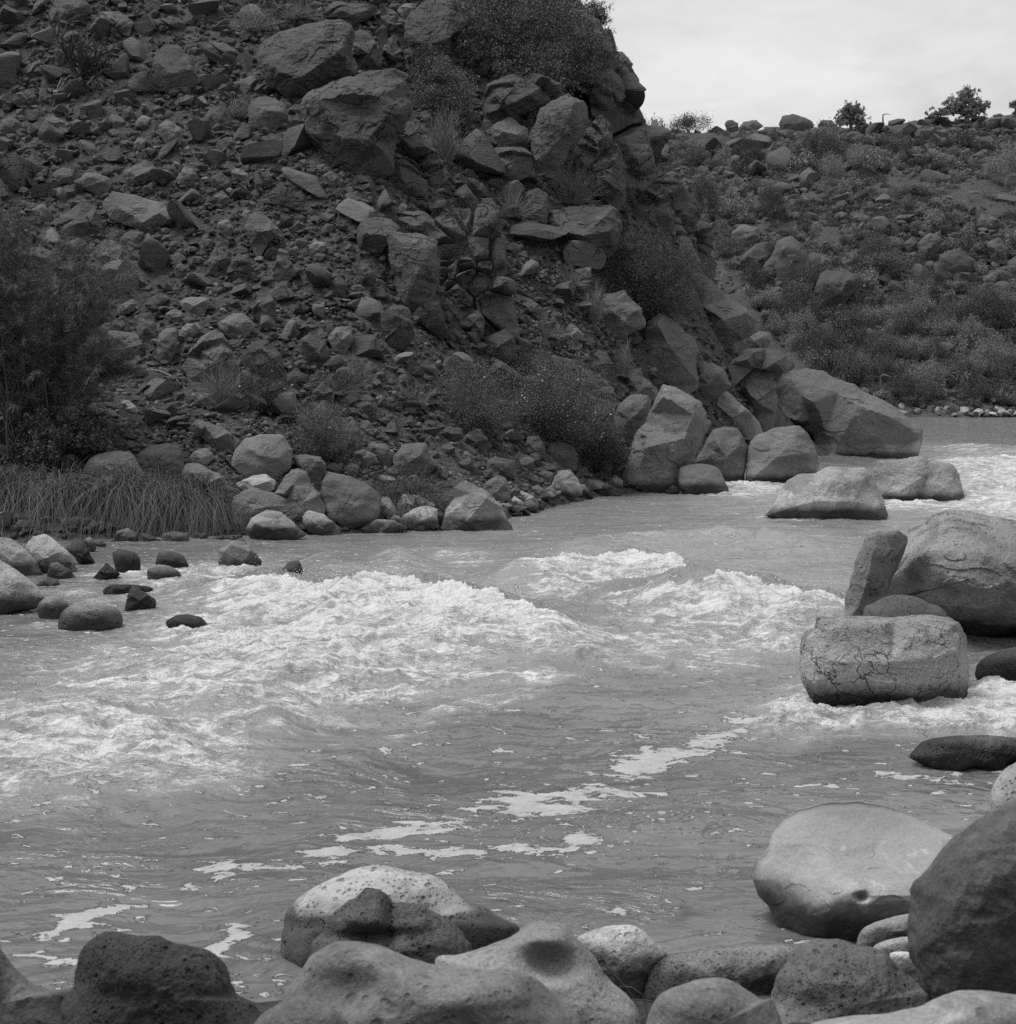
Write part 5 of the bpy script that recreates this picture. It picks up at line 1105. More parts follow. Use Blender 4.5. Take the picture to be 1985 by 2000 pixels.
# trees and bushes on the far skyline
def farbase(px, Y): a, _ = ray(px, 250); x = float(a*Y); return np.array([x, Y, float(T(x, Y))-.3])
b = farbase(1663, 187.5); q = topix(*b)
clump_tree('small_tree', b, [(1663,q[1],0),(1662,240,0),(1660,222,0)], [.25,.2,.1], [(1650,222,0,13,1),(1672,219,0,13,1),(1663,212,0,12,.8),(1645,236,0,12,.8),(1680,238,0,12,.8),(1662,230,1,14,1),(1696,247,0,8,.3)], 187.5, 'leaf_sky', 'small round tree on the far skyline left of the dead snag', 32, .3, 1000)
b = farbase(1890, 188.5); q = topix(*b)
clump_tree('spreading_tree', b, [(1890,q[1],0),(1890,220,0),(1885,200,0)], [.3,.25,.12], [(1862,205,0,17,1),(1885,188,0,17,1),(1905,205,0,16,1),(1838,220,0,13,.7),(1922,209,0,11,.6),(1880,212,1,18,1),(1820,226,0,9,.4),(1900,222,0,16,.8),(1895,180,0,9,.5)], 188.5, 'leaf_sky', 'wide spreading tree on the far skyline right of the dead snag', 33, .3, 1100)
b = farbase(1985, 189); q = topix(*b)
clump_tree('skyline_bush', b, [(1985,q[1],0),(1985,212,0)], [.2,.1], [(1983,203,0,9,.6),(1990,212,0,11,.8)], 189, 'leaf_sky', 'bit of dark foliage on the far skyline at the right edge', 34, .3, 800)
def snag():
    b = farbase(1726, 188); S = [tube(np.array([at(1726, 248, 188), at(1725, 236, 188), at(1725, 223, 188)])-b, [.12, .1, .07], 6), tube(np.array([at(1725, 224, 188), at(1733, 222, 188), at(1740, 224, 188)])-b, [.07, .05, .03], 5)]
    o = obj('dead_snag', mesh_np('dead_snag', *[merge(S)[0]], quads=merge(S)[1]), M['bark'], label='thin dead snag with a sideways branch on the far skyline', cat='snag', loc=b)
snag()
# far hillside bushes
def fproto(seed, style, n=900, ls=.13):
    rg = np.random.default_rng(seed)
    k = 26; a = rg.uniform(0, 2*math.pi, k); r = np.sqrt(rg.uniform(0, 1, k))*.8; c = np.stack([np.cos(a)*r, np.sin(a)*r, .15+.75*np.sqrt(1-r**2)*rg.uniform(.5, 1, k)], -1)
    p = c[rg.integers(0, k, n)]+rg.normal(0, .13, (n, 3))
    p = p[p[:, 2] > -.05]
    v, q = leaves(p, ls, rg, .5)
    sb = np.zeros((k, 3)); L = np.linalg.norm(c, axis=1); sv, sq, _ = ribbons(sb, c/L[:, None], L, 0, .03, 2, rg, .05)
    return merge([(v, q), (sv, sq)])
FP = [fproto(200+i, 0) for i in range(7)]+[fproto(300+i, 0, 5200, .05) for i in range(3)]
fmesh = {}
def far_bush(px, pyb, w, h, mat, i, label=None, Y=None):
    b, Y = ground_at(px, pyb, Y); i = i % 7 if w < 62 else 7+i % 3
    if (i, mat) not in fmesh: fmesh[(i, mat)] = mesh_np('bush', FP[i][0], quads=FP[i][1], smooth=False); fmesh[(i, mat)].materials.append(M[mat])
    o = bpy.data.objects.new('bush', fmesh[(i, mat)]); COL.objects.link(o); rg = np.random.default_rng(int(px*3+pyb))
    W, H = w*Y/FPX/2, h*Y/FPX
    o.matrix_world = Matrix.Translation(b-np.array([0, 0, .15])) @ Matrix.Rotation(rg.uniform(0, 6.28), 4, 'Z') @ Matrix.Diagonal((W, W*.9, H*1.05, 1))
    o['category'] = 'bush'; o['group'] = 'bushes on the far hillside'
    if label: o['label'] = label
    PLANTS.append(dict(o=o, px=px, py=pyb-h/2, w=w, h=h, mat=mat))
s_ = 700/1918
k = 0
for x0, x1, y0, y1, mat, lab in [(40,300,600,725,'leaf_fardark','domed dark bush on the far skyline nearest the outcrop'),(710,1030,690,890,'leaf_far','largest domed bush below the largest skyline boulder'),(390,570,740,870,'leaf_fardark',None),(100,290,770,890,'leaf_far',None),(300,390,780,900,'leaf_pale','bright bushy tuft below the left end of the far skyline boulders'),(1080,1220,800,930,'leaf_pale',None),(1470,1600,815,905,'leaf_pale',None),(1740,1960,800,1010,'leaf_pale','big pale bush at the right edge of the far hillside'),(520,700,1000,1210,'leaf_fardark','dark rounded bush left of centre on the far hillside'),(1200,1480,980,1070,'leaf_far',None),(160,340,960,1190,'leaf_fardark','dark bush beside the edge of the outcrop'),(600,900,1540,1760,'leaf_fardark','broad dark bush below the broad tilted far slab'),(560,730,1680,1790,'leaf_pale','pale fluffy bush right beside the sloping slab of the spur'),(1050,1400,1350,1490,'leaf_far',None),(1640,1940,1560,1770,'leaf_fardark',None),(420,600,1400,1560,'leaf_fardark',None),(900,1160,1660,1800,'leaf_far',None),(700,1000,1760,1960,'leaf_fardark',None),(1560,1700,1240,1400,'leaf_far',None),(1300,1400,1540,1640,'leaf_far',None)]:
    far_bush(1285+(x0+x1)/2*s_, y1*s_, (x1-x0)*s_, (y1-y0)*s_, mat, k, lab, Y=188 if y1 < 730 else None); k += 1
rg = np.random.default_rng(91)
def fscatter(n, smin, smax, ylo, yhi, dens, seed, mats):
    rg = np.random.default_rng(seed); out = []
    while len(out) < n:
        px, py = rg.uniform(1240, 1990 if n < 300 and smin > 20 else 2200), rg.uniform(ylo, yhi)
        if not inside(px, py, np.array([(1240,268),(1985,232),(2200,216),(2200,812),(1720,800),(1560,710),(1440,560),(1330,380)])): continue
        if rg.uniform() > (.45+.55*dens(px, py)): continue
        out.append((px, py, rg.uniform(smin, smax)*(.7+.5*(py/800)), mats[rg.integers(len(mats))]))
    return out
band = lambda x, y: float(y > 580 or (300 < y < 380))
for i, (px, py, s, mat) in enumerate(fscatter(230, 34, 74, 275, 790, band, 92, ['leaf_far', 'leaf_fardark', 'leaf_pale', 'leaf_far', 'leaf_pale'])):
    if py < 600 and not free(px, py-s*.3, s*.25) and rg.uniform() < .8: continue
    far_bush(px, py, s, s*rg.uniform(.55, .9), mat, i)
for tag_, mat, n, sd in [('scrub', 'leaf_far', 1000, 93), ('pale_scrub', 'leaf_pale', 520, 94), ('dark_scrub', 'leaf_fardark', 560, 95)]:
    S = fscatter(n, 14, 36, 268, 806, lambda x, y: .5+.5*(y > 600), sd, [mat]); px = np.array([q[0] for q in S]); py = np.array([q[1] for q in S]); s = np.array([q[2] for q in S])
    Y, h = hit(px, py); P_ = at(px, py, Y); P_[:, 2] = T(P_[:, 0], P_[:, 1]); parts = []
    for i in range(len(S)):
        if not h[i]: continue
        v, q = FP[i % 7]; n4 = (len(v)//4)*4; W = s[i]*Y[i]/FPX/2
        sel = np.arange(0, 700, 2 if s[i] < 26 else 1); vv = v[:2800].reshape(-1, 4, 3)[sel]*[W, W, W*1.3]+P_[i]
        if s[i] < 26: vv = vv+(vv-vv.mean(1, keepdims=True))*.5
        parts.append((vv.reshape(-1, 3), np.arange(len(sel)*4).reshape(-1, 4)))
    obj(tag_, mesh_np(tag_, *[merge(parts)[0]], quads=merge(parts)[1], smooth=False), M[mat], label={'scrub': 'low grey-green scrub spread over the far hillside', 'pale_scrub': 'pale sage scrub dotted over the far hillside', 'dark_scrub': 'dark low scrub filling gaps on the far hillside'}[tag_], cat='scrub', kind='stuff')

# tree cholla with hanging dead roots, upper left
def cholla():
    rg = np.random.default_rng(61); b, Y = ground_at(165, 170); root = thing('cactus', b, 'branching tree cactus with dead roots hanging below, upper left', 'cactus'); st = []; rt = []
    def grow(p, d, L, r, lev):
        n = 5; path = [p]
        for i in range(n):
            d = d+rg.normal(0, .13, 3)+[0, 0, .07]; d = d/np.linalg.norm(d); path.append(path[-1]+d*L/n)
        st.append(tube(path, np.linspace(r, r*.85, n+1), 6))
        if lev:
            for _ in range(rg.integers(2, 5)):
                k = rg.integers(2, n+1); e = d+rg.normal(0, .75, 3); e[2] = abs(e[2])*.8; grow(path[k], e/np.linalg.norm(e), L*rg.uniform(.45, .8), r*.85, lev-1)
    for _ in range(22):
        d = np.array([rg.uniform(-1.4, 1.4), rg.uniform(-.6, .2), rg.uniform(.1, 1.)]); grow(np.array([rg.normal(0, .25), rg.normal(0, .1), .25]), d/np.linalg.norm(d), rg.uniform(.5, 1.05), .032, 2)
    part('stem', merge(st), 'leaf_dark', root)
    for _ in range(16):
        p = np.array([rg.uniform(-.7, .9), -.25, rg.uniform(.0, .35)]); path = [p]; d = np.array([rg.normal(0, .3), -.35, -.6])
        for i in range(7): d = d*.9+rg.normal(0, .14, 3)+[0, 0, -.12]; path.append(path[-1]+d*rg.uniform(.12, .2))
        rt.append(tube(path, np.linspace(.026, .010, 8), 5))
    part('root', merge(rt), 'deadwood', root); PLANTS.append(dict(o=root, px=165, py=120, w=190, h=160, mat='leaf_mid'))
cholla()
# dead wood
def stick(name, pts, r, label, lift=.05, crop='D'):
    q = cr(crop, pts); Y = hit([a[0] for a in q], [a[1] for a in q])[0]-.12; P_ = np.array([at(a[0], a[1], y) for a, y in zip(q, Y)]); c = P_.mean(0)
    s = np.linspace(0, len(P_)-1, 14); path = np.array([[np.interp(u, range(len(P_)), P_[:, k]) for k in range(3)] for u in s])-c
    v, f = tube(path, np.linspace(r, r*.4, 14), 6); obj(name, mesh_np(name, v, quads=f), M['deadwood'], label=label, cat='stick', loc=c)
stick('dead_branch', [(785,335),(850,340),(910,365),(960,400),(995,440)], .03, 'pale curved dead branch lying on the gravel right of the feathery shrub')
stick('dead_branch', [(870,425),(910,445),(945,475)], .025, 'short dark stick below the pale curved dead branch')
stick('dead_branch', [(1330,1770),(1400,1790),(1480,1830),(1540,1850)], .03, 'long bleached stick lying across the light gravel chute', crop='B')
stick('dead_branch', [(1300,1720),(1345,1670),(1390,1720),(1370,1640)], .03, 'small tangle of bleached branches on the gravel chute', crop='B')
def twig():
    S = []
    for pts in [[(1555,818),(1600,822),(1640,850),(1655,900),(1660,965)], [(1500,740),(1560,800),(1600,850),(1630,900)], [(1600,870),(1640,868),(1700,880)]]:
        P_ = np.array([at(*cr('J', [p])[0], 5.9) for p in pts]); S.append(P_)
    c = S[0].mean(0); parts = [tube(P_-c, np.linspace(.0035, .0015, len(P_)), 5) for P_ in S]; v, f = merge(parts)
    obj('dry_twig', mesh_np('dry_twig', v, quads=f), M['bark'], label='thin dry twig sticking up between the saddle boulder and the pale dome', cat='twig', loc=c)
twig()
# ------------------------------------------------------------------ the river
def gsum(px, py, L):
    s = np.zeros(px.shape)
    for (cx, cy, sx, sy, a, *r) in L:
        t_ = math.radians(r[0]) if r else 0; dx, dy = px-cx, py-cy
        u = dx*math.cos(t_)+dy*math.sin(t_); v = -dx*math.sin(t_)+dy*math.cos(t_)
        s = s+a*np.exp(-(u/sx)**2-(v/sy)**2)
    return s
FOAM = [(1600,1012,110,6,.7),(1790,992,90,6,.7),(1450,957,60,6,.7),(150,1228,90,5,.5),(370,1238,40,5,.7),(1850,1503,80,5,.5),(1010,1040,120,5,.4),(250,1130,60,7,.6),(1560,1000,50,6,.6),(2080,920,90,30,1.0),(2150,990,100,30,.8),(2080,1385,110,26,1.0),(2180,1420,90,22,.7),(-60,1480,90,40,.8),(-120,1400,90,50,.6),(440,1140,80,26,1.1),(560,1185,90,28,1.0),(690,1205,130,34,1.2),(820,1205,110,30,1.2),(930,1235,110,30,1.1,12),(640,1265,160,34,1.0),(800,1290,180,30,.9),(500,1265,120,30,.8),(400,1225,90,22,.7),
 (330,1305,140,42,.75),(560,1345,150,40,.85),(760,1350,130,30,.75),(480,1400,130,35,.75),(230,1380,130,35,.7),(130,1480,140,32,1.0),(260,1520,130,30,1.0),(60,1540,110,30,.8),(400,1480,100,24,.7),(440,1530,110,14,.8,-6),(60,1420,90,26,.75),(330,1450,90,20,.6),
 (1180,1150,110,26,1.1),(1250,1140,60,30,1.0),(1120,1190,120,26,1.0),(1230,1200,90,22,.9),(1330,1175,30,26,.7),(1060,1130,60,16,.5),
 (1470,1180,60,22,1.0),(1530,1205,90,20,1.0),(1610,1195,40,20,.8),(1460,1225,120,16,.8),(1300,1235,160,16,.7),(1200,1265,160,14,.6),(1380,1275,190,14,.65),(1050,1300,160,12,.65),(1500,1265,80,14,.7),(1350,1310,180,9,.5),
 (990,1345,110,8,.8,-2),(880,1400,120,9,.65,-14),(1010,1390,60,9,.6,-14),(760,1470,60,12,.5,-20),
 (900,1095,40,14,.6),(930,1110,40,10,.5),(860,1090,30,10,.5),(1420,1065,80,8,.4),(1250,1075,120,6,.4),(1560,1060,90,8,.5),
 (1480,960,90,12,.8),(1430,950,60,10,.7),(1560,885,90,8,.5),(1930,925,80,18,1.1),(1960,970,70,26,1.1),(1880,905,70,10,.8),(1950,1005,60,16,.8),(1790,985,90,8,.5),(1700,985,100,6,.4),(1900,880,90,6,.5),(1600,990,70,8,.4),
 (1560,1395,70,20,.9),(1680,1400,150,18,1.0),(1830,1400,120,22,1.2),(1950,1370,70,30,1.2),(1930,1410,90,20,1.0),(1500,1420,60,14,.8),(1960,1310,40,20,.8),(1720,1335,60,8,.4),(1550,1350,40,16,.5),
 (240,1125,110,14,.45),(160,1160,60,10,.5),(500,1095,40,10,.4),(300,1180,80,12,.45),(330,1150,60,12,.5),(150,1330,110,26,.35),(60,1290,80,20,.25)]
AER = [(1300,1060,700,130,.75),(900,1130,500,60,.5),(1700,1250,400,80,.5),(600,1290,460,110,1.),(300,1450,380,110,.8),(1250,1180,380,80,.8),(1700,1390,330,50,.8),(1900,950,200,60,.8),(1500,980,300,30,.4),(1100,1330,300,50,.3)]
RAFT = [(975,1545,40,12,.85),(1010,1575,60,16,.95),(1100,1560,120,14,.95),(1190,1545,70,10,.9),(1060,1590,110,10,.8),(1130,1640,40,12,.75),(1240,1485,60,30,.9,-20),(1330,1475,90,18,.9,-12),(1300,1510,70,8,.8),(1400,1440,80,14,.85,-10),(1480,1410,60,10,.7),
 (810,1620,90,16,.95,-4),(740,1635,80,10,.8),(680,1645,30,12,.8),(650,1670,60,12,.95),(760,1668,120,9,.9),(900,1672,90,9,.8),(1020,1662,80,9,.8),(1140,1645,32,14,.95),(1080,1668,60,7,.7),
 (410,1690,34,15,1.0),(440,1712,26,10,.9),(500,1698,50,12,1.0),(570,1700,50,5,.7),(375,1730,24,9,.9,20),(450,1685,22,8,.8,-20),
 (170,1780,45,9,.9,-25),(230,1768,60,6,.8,-8),(120,1810,60,7,.9,-28),(110,1838,60,5,.7,-30),(150,1785,30,14,.9),(180,1815,30,9,.8,35),(290,1763,40,4,.6),
 (460,1815,36,20,1.05),(430,1850,40,16,1.0,-20),(510,1800,50,6,.8),(480,1870,40,10,.8),(545,1920,20,14,.8),(70,1868,70,5,.9,8),(130,1890,30,12,.6),(490,1955,18,10,.8),
 (1355,1745,26,5,.8,-5),(1213,1785,20,7,.8,-15),(1480,1530,26,8,.75),(1720,1512,36,8,.75),(1800,1520,90,8,.6),(1880,1530,50,6,.6),(1600,1532,60,5,.6),(1650,1540,50,4,.6),(1830,1550,30,6,.5),(1960,1500,40,8,.5)]
SPECK = [(1100,1620,260,50,.9),(1250,1590,160,40,.8),(1000,1660,260,40,.7),(1400,1560,250,30,.6),(1700,1520,250,40,.5),(560,1760,200,40,.35),(150,1320,220,60,.8),(60,1280,120,40,.6),(120,1620,200,30,.35),(1000,1600,200,40,.6)]
# crests: polyline in photo pixels, height m, upstream width, downstream width
CREST = [([(520,1170),(600,1184),(680,1188),(760,1172),(850,1184),(960,1205),(1060,1255)], .27, 1.1, 1.1), ([(1085,1150),(1150,1135),(1230,1118),(1300,1128),(1345,1165),(1330,1195)], .27, 1.2, 1.1), ([(1405,1205),(1455,1180),(1530,1200),(1600,1218),(1660,1190)], .22, .9, .9),
 ([(1100,1088),(1250,1068),(1400,1062),(1550,1072)], .22, 1.3, 1.1), ([(560,1340),(700,1300),(880,1290),(1000,1310)], .16, .9, .7), ([(20,1450),(130,1440),(260,1462),(340,1500)], .16, 1.0, .9), ([(700,1500),(780,1480),(900,1435),(1080,1385),(1130,1340)], .10, .5, .5), ([(270,1400),(350,1385),(450,1400),(520,1430)], .14, .5, .5),
 ([(700,1120),(770,1108),(840,1120)], .12, .6, .5), ([(180,1340),(280,1320),(380,1330)], .14, .5, .4), ([(620,1225),(760,1240),(900,1270)], .18, .5, .5), ([(1450,930),(1650,885),(1800,878),(1990,885)], .25, 2.5, 2.), ([(1850,935),(1990,915)], .35, 1.6, 1.6), ([(1860,975),(1990,965)], .3, 1.2, 1.2), ([(380,1132),(450,1126),(500,1132)], .10, .5, .5)]
TROUGH = [(760,1150,90,14,.25),(980,1180,90,16,.22),(1120,1120,60,12,.15),(1440,1160,60,14,.15),(640,1150,60,12,.2)]
def polydist(x, y, P):
    best = np.full(x.shape, 1e9); sgn = np.zeros(x.shape)
    for a, b in zip(P[:-1], P[1:]):
        e = b-a; L = e@e; t_ = np.clip(((x-a[0])*e[0]+(y-a[1])*e[1])/L, 0, 1)
        dx, dy = x-(a[0]+t_*e[0]), y-(a[1]+t_*e[1]); d = dx*dx+dy*dy
        u = d < best; best = np.where(u, d, best); sgn = np.where(u, np.sign(dy), sgn)
    return np.sqrt(best), sgn
def build_water():
    cols = np.concatenate([np.linspace(-5000, -220, 40), np.arange(-200, 2190, 2.0), np.linspace(2210, 7000, 40)])
    rows = np.concatenate([np.linspace(752, 808, 12), np.arange(810, 2060, 1.9), np.linspace(2065, 5200, 50)])
    PX, PY = np.meshgrid(cols, rows); x, y = onwater(PX, PY)
    turb = np.clip(gsum(PX, PY, [(c[0], c[1], c[2]*1.25, c[3]*1.5, c[4]*.8, *(c[5:])) for c in FOAM]), 0, 1.25)
    foam = .8*gsum(PX, PY, FOAM)+.35*gsum(PX, PY, [(c[0], c[1]+6, c[2]*1.7, c[3]*1.9, c[4], *(c[5:])) for c in FOAM]); foam = 1.25*(1-np.exp(-foam)); aer = np.clip(gsum(PX, PY, AER), 0, 1); raft = .95*gsum(PX, PY, RAFT); speck = np.clip(gsum(PX, PY, SPECK), 0, 1)
    # limit everything outside the frame
    w1 = fbm2(x*.5+5, y*.5, 3); w2 = fbm2(x*.5-31, y*.5+8, 3)
    xw, yw = x+.5*w1, y+.5*w2
    # flow runs down and to the left, crests lie across it
    c_, s__ = math.cos(math.radians(35)), math.sin(math.radians(35))
    u = xw*c_+yw*s__; v = -xw*s__+yw*c_
    z = np.zeros(x.shape)
    z += (.055+.05*turb)*fbm2(x*.22, y*.3, 3)
    near = np.clip((12.5-y)/6, 0, 1); farq = np.clip((y-58)/8, 0, 1)
    calm = np.clip(1-turb*1.2, 0, 1)
    mid = np.clip(1-near, 0, 1)
    z += mid*(1-.85*farq)*(.035+.085*turb)*fbm2(u*.75, v*1.25, 4, ridged=True, gain=.55)
    z += mid*(1-.8*farq)*(.012+.032*turb)*fbm2(xw*2.6, yw*2.6, 4, ridged=True, gain=.6)
    z += (.002+.018*turb)*fbm2(x*9, y*7, 3, gain=.6)
    # long soft ripples of the quiet near water
    r_ = math.radians(12); nu = xw*math.cos(r_)+yw*math.sin(r_); nv = -xw*math.sin(r_)+yw*math.cos(r_)
    z += (.35+.65*near)*calm*(.040*fbm2(nu*.7, nv*2.4, 3)+.018*fbm2(nu*2.2+9, nv*6, 3))
    for pts, H, wu, wd in CREST:
        P_ = np.array([[float(q) for q in onwater(*p)] for p in pts]); d, sg = polydist(x, y, P_)
        ww = np.where(sg > 0, wu, wd); b = np.exp(-(d/ww)**2)*(.65+.7*fbm2(x*.9, y*.9, 3)+.35)
        z += H*.8*b; sharp = np.exp(-(d/(.28*ww))**2)
        z += H*.2*sharp*(.5+fbm2(x*3.5, y*3.5, 3, ridged=True, gain=.65))
    z += gsum(PX, PY, [(640,1108,52,16,.20),(775,1112,46,15,.20),(1010,1150,80,22,.12),(1200,1095,70,14,.10)])
    z -= gsum(PX, PY, TROUGH)
    z += .5*np.clip(foam-.75, 0, .6)*(.12*fbm2(x*5, y*5, 4, ridged=True, gain=.65)+.05)
    z -= .004*np.clip(y-60, 0, 1)*0
    # foam cover: crests hold more of it
    crest = fbm2(u*.75, v*1.25, 4, ridged=True, gain=.55)
    foam = foam*.95+.35*turb*crest
    for pts, H, wu, wd in CREST[:3]:
        P_ = np.array([[float(q) for q in onwater(*p)] for p in pts]); d, sg = polydist(xw-.2*w2, yw-.2*w1, P_)
        foam = foam*(1-.9*np.where(sg > 0, np.exp(-(d/(1.1*wu))**2), 0))+.45*np.where(sg <= 0, np.exp(-(d/.55)**2), 0)
    nr, nc = x.shape; idx = np.arange(nr*nc).reshape(nr, nc)
    q = np.stack([idx[:-1, :-1], idx[1:, :-1], idx[1:, 1:], idx[:-1, 1:]], -1).reshape(-1, 4)
    me = mesh_np('river_water', np.stack([x, y, z+.0], -1).reshape(-1, 3), quads=q)
    attr(me, 'foam', foam); attr(me, 'raft', raft); attr(me, 'aer', aer); attr(me, 'speck', speck); attr(me, 'turb', turb)
    obj('river_water', me, water_mat(), kind='structure')
    return x, y, z, foam, PX, PY
def water_mat():
    m, nt, b = newmat('river_water'); N = NT(nt)
    geo = N.n('NewGeometry'); P = geo.outputs['Position']
    A = lambda n_: (lambda a: (setattr(a, 'attribute_name', n_), a.outputs['Fac'])[1])(N.n('Attribute'))
    foam, raft, aer, speck, turb = A('foam'), A('raft'), A('aer'), A('speck'), A('turb')
    flow = N.mapping(P, (.75, 1.5, 1), (0, 0, math.radians(-25)))
    n1 = N.noise(flow, 2.2, 9, .68, .9)
    n2_ = N.noise(flow, 9, 6, .7, .6)
    nn = N.math('MULTIPLY_ADD', N.math('SUBTRACT', n2_, .5), .45, n1)
    # milky aerated water, then streaks and lace of true foam
    ve = N.math('ABSOLUTE', N.math('SUBTRACT', N.noise(flow, 3.2, 7, .62, 1.6), .5)); lace = N.ramp(ve, .0, .07, 1., 0.)
    f = N.math('ADD', N.math('MULTIPLY', foam, .62), N.math('MULTIPLY', N.math('SUBTRACT', nn, .5), 2.3))
    f = N.math('ADD', f, N.math('MULTIPLY', lace, N.ramp(foam, .1, .8, .0, .28)))
    fm = N.math('MULTIPLY', N.ramp(f, .34, 1.08), N.ramp(foam, .02, .35))
    milk = N.math('MULTIPLY', N.ramp(N.math('ADD', foam, N.math('MULTIPLY', N.math('SUBTRACT', n1, .5), .8)), .05, 1.0), .75)
    r1 = N.noise(N.mapping(P, (.7, 1.2, 1)), 5.5, 9, .72, .5); r2 = N.noise(P, 1.6, 3, .5)
    rf = N.math('ADD', raft, N.math('ADD', N.math('MULTIPLY', N.math('SUBTRACT', r1, .5), 4.8), N.math('MULTIPLY', N.math('SUBTRACT', r2, .5), .5)))
    dw = N.n('VectorMath', operation='ADD'); N.l(P, dw.inputs[0]); tn = N.n('TexNoise'); N.l(P, tn.inputs['Vector']); tn.inputs['Scale'].default_value = 4; tn.inputs['Detail'].default_value = 5
    ds = N.n('VectorMath', operation='SCALE'); N.l(tn.outputs['Color'], ds.inputs[0]); ds.inputs['Scale'].default_value = .35; N.l(ds.outputs[0], dw.inputs[1])
    net = N.ramp(N.vor(N.mapping(dw.outputs[0], (.7, 1.3, 1)), 4.2, 'DISTANCE_TO_EDGE'), .0, .16, 1., 0.)
    rf = N.math('ADD', rf, N.math('MULTIPLY', N.math('SUBTRACT', net, .35), .30))
    rm = N.ramp(rf, .46, .64)
    # small floating flecks
    vd2 = N.vor(P, 17.); 
    vd = N.vor(P, 7.5); vs = N.n('TexVoronoi'); N.l(P, vs.inputs['Vector']); vs.inputs['Scale'].default_value = 7.5
    bw = N.n('RGBToBW'); N.l(vs.outputs['Color'], bw.inputs[0])
    sm = N.math('MULTIPLY', N.ramp(vd, N.math('MULTIPLY', bw.outputs[0], .30), N.math('MULTIPLY_ADD', bw.outputs[0], .30, .03), 1., 0.), N.ramp(N.math('ADD', speck, N.math('MULTIPLY', N.math('SUBTRACT', r2, .5), 1.6)), .55, .6))
    sm2 = N.math('MULTIPLY', N.ramp(vd2, .16, .2, 1., 0.), N.ramp(N.math('ADD', speck, N.math('MULTIPLY', N.math('SUBTRACT', r1, .5), 2.4)), .55, .62))
    rm = N.math('MAXIMUM', rm, N.math('MULTIPLY', N.math('MAXIMUM', sm, sm2), .85))
    bub = N.vor(P, 55.); rmc = N.math('MULTIPLY', rm, N.ramp(bub, .05, .6, 1., .72))
    mud = N.math('MULTIPLY_ADD', aer, .12, .15)
    mud = N.math('MULTIPLY', mud, N.math('MULTIPLY_ADD', N.math('SUBTRACT', N.noise(flow, .8, 4, .55), .5), .6, 1.))
    c = N.mix(milk, mud, .33); c = N.mix(fm, c, .72); c = N.mix(rmc, c, N.math('MULTIPLY_ADD', r1, .5, .22))
    N.l(N.grey(c), b.inputs['Base Color'])
    tot = N.math('MAXIMUM', fm, rm)
    N.l(N.mix(tot, N.math('MULTIPLY_ADD', aer, .1, .16), .75), b.inputs['Roughness'])
    b.inputs['IOR'].default_value = 1.34
    N.l(N.mix(tot, .85, .15), b.inputs['Specular IOR Level'])
    wn = N.n('TexNoise'); N.l(P, wn.inputs['Vector']); wn.inputs['Scale'].default_value = .55; wn.inputs['Detail'].default_value = 2
    wsx = N.n('VectorMath', operation='SCALE'); N.l(wn.outputs['Color'], wsx.inputs[0]); wsx.inputs['Scale'].default_value = 2.2
    wad = N.n('VectorMath', operation='ADD'); N.l(P, wad.inputs[0]); N.l(wsx.outputs[0], wad.inputs[1])
    sx = N.mapping(wad.outputs[0], (.45, 1.15, 1), (0, 0, math.radians(-14)))
    h1 = N.noise(sx, 3.4, 4, .5, .5); h2 = N.noise(sx, 16, 3, .55); h3 = N.noise(P, 30, 4, .65)
    calm_ = N.math('MULTIPLY', N.math('SUBTRACT', 1.6, N.math('MULTIPLY', turb, .9)), N.ramp(N.noise(flow, .55, 3, .5, .8), .38, .62, .35, 1.3)); h = N.math('MULTIPLY', N.math('ADD', N.math('MULTIPLY', h1, 1.45), N.math('MULTIPLY', h2, .14)), calm_)
    h = N.math('ADD', h, N.math('MULTIPLY', h3, N.math('MULTIPLY_ADD', turb, .35, .02)))
    h = N.math('MULTIPLY_ADD', nn, N.math('MULTIPLY', turb, 1.1), h)
    h = N.math('MULTIPLY_ADD', tot, .25, h)
    h = N.math('ADD', h, N.math('MULTIPLY', rmc, .08))
    N.l(N.bump(h, 1., .045), b.inputs['Normal'])
    return m
WX, WY, WZ, WF, WPX, WPY = build_water()
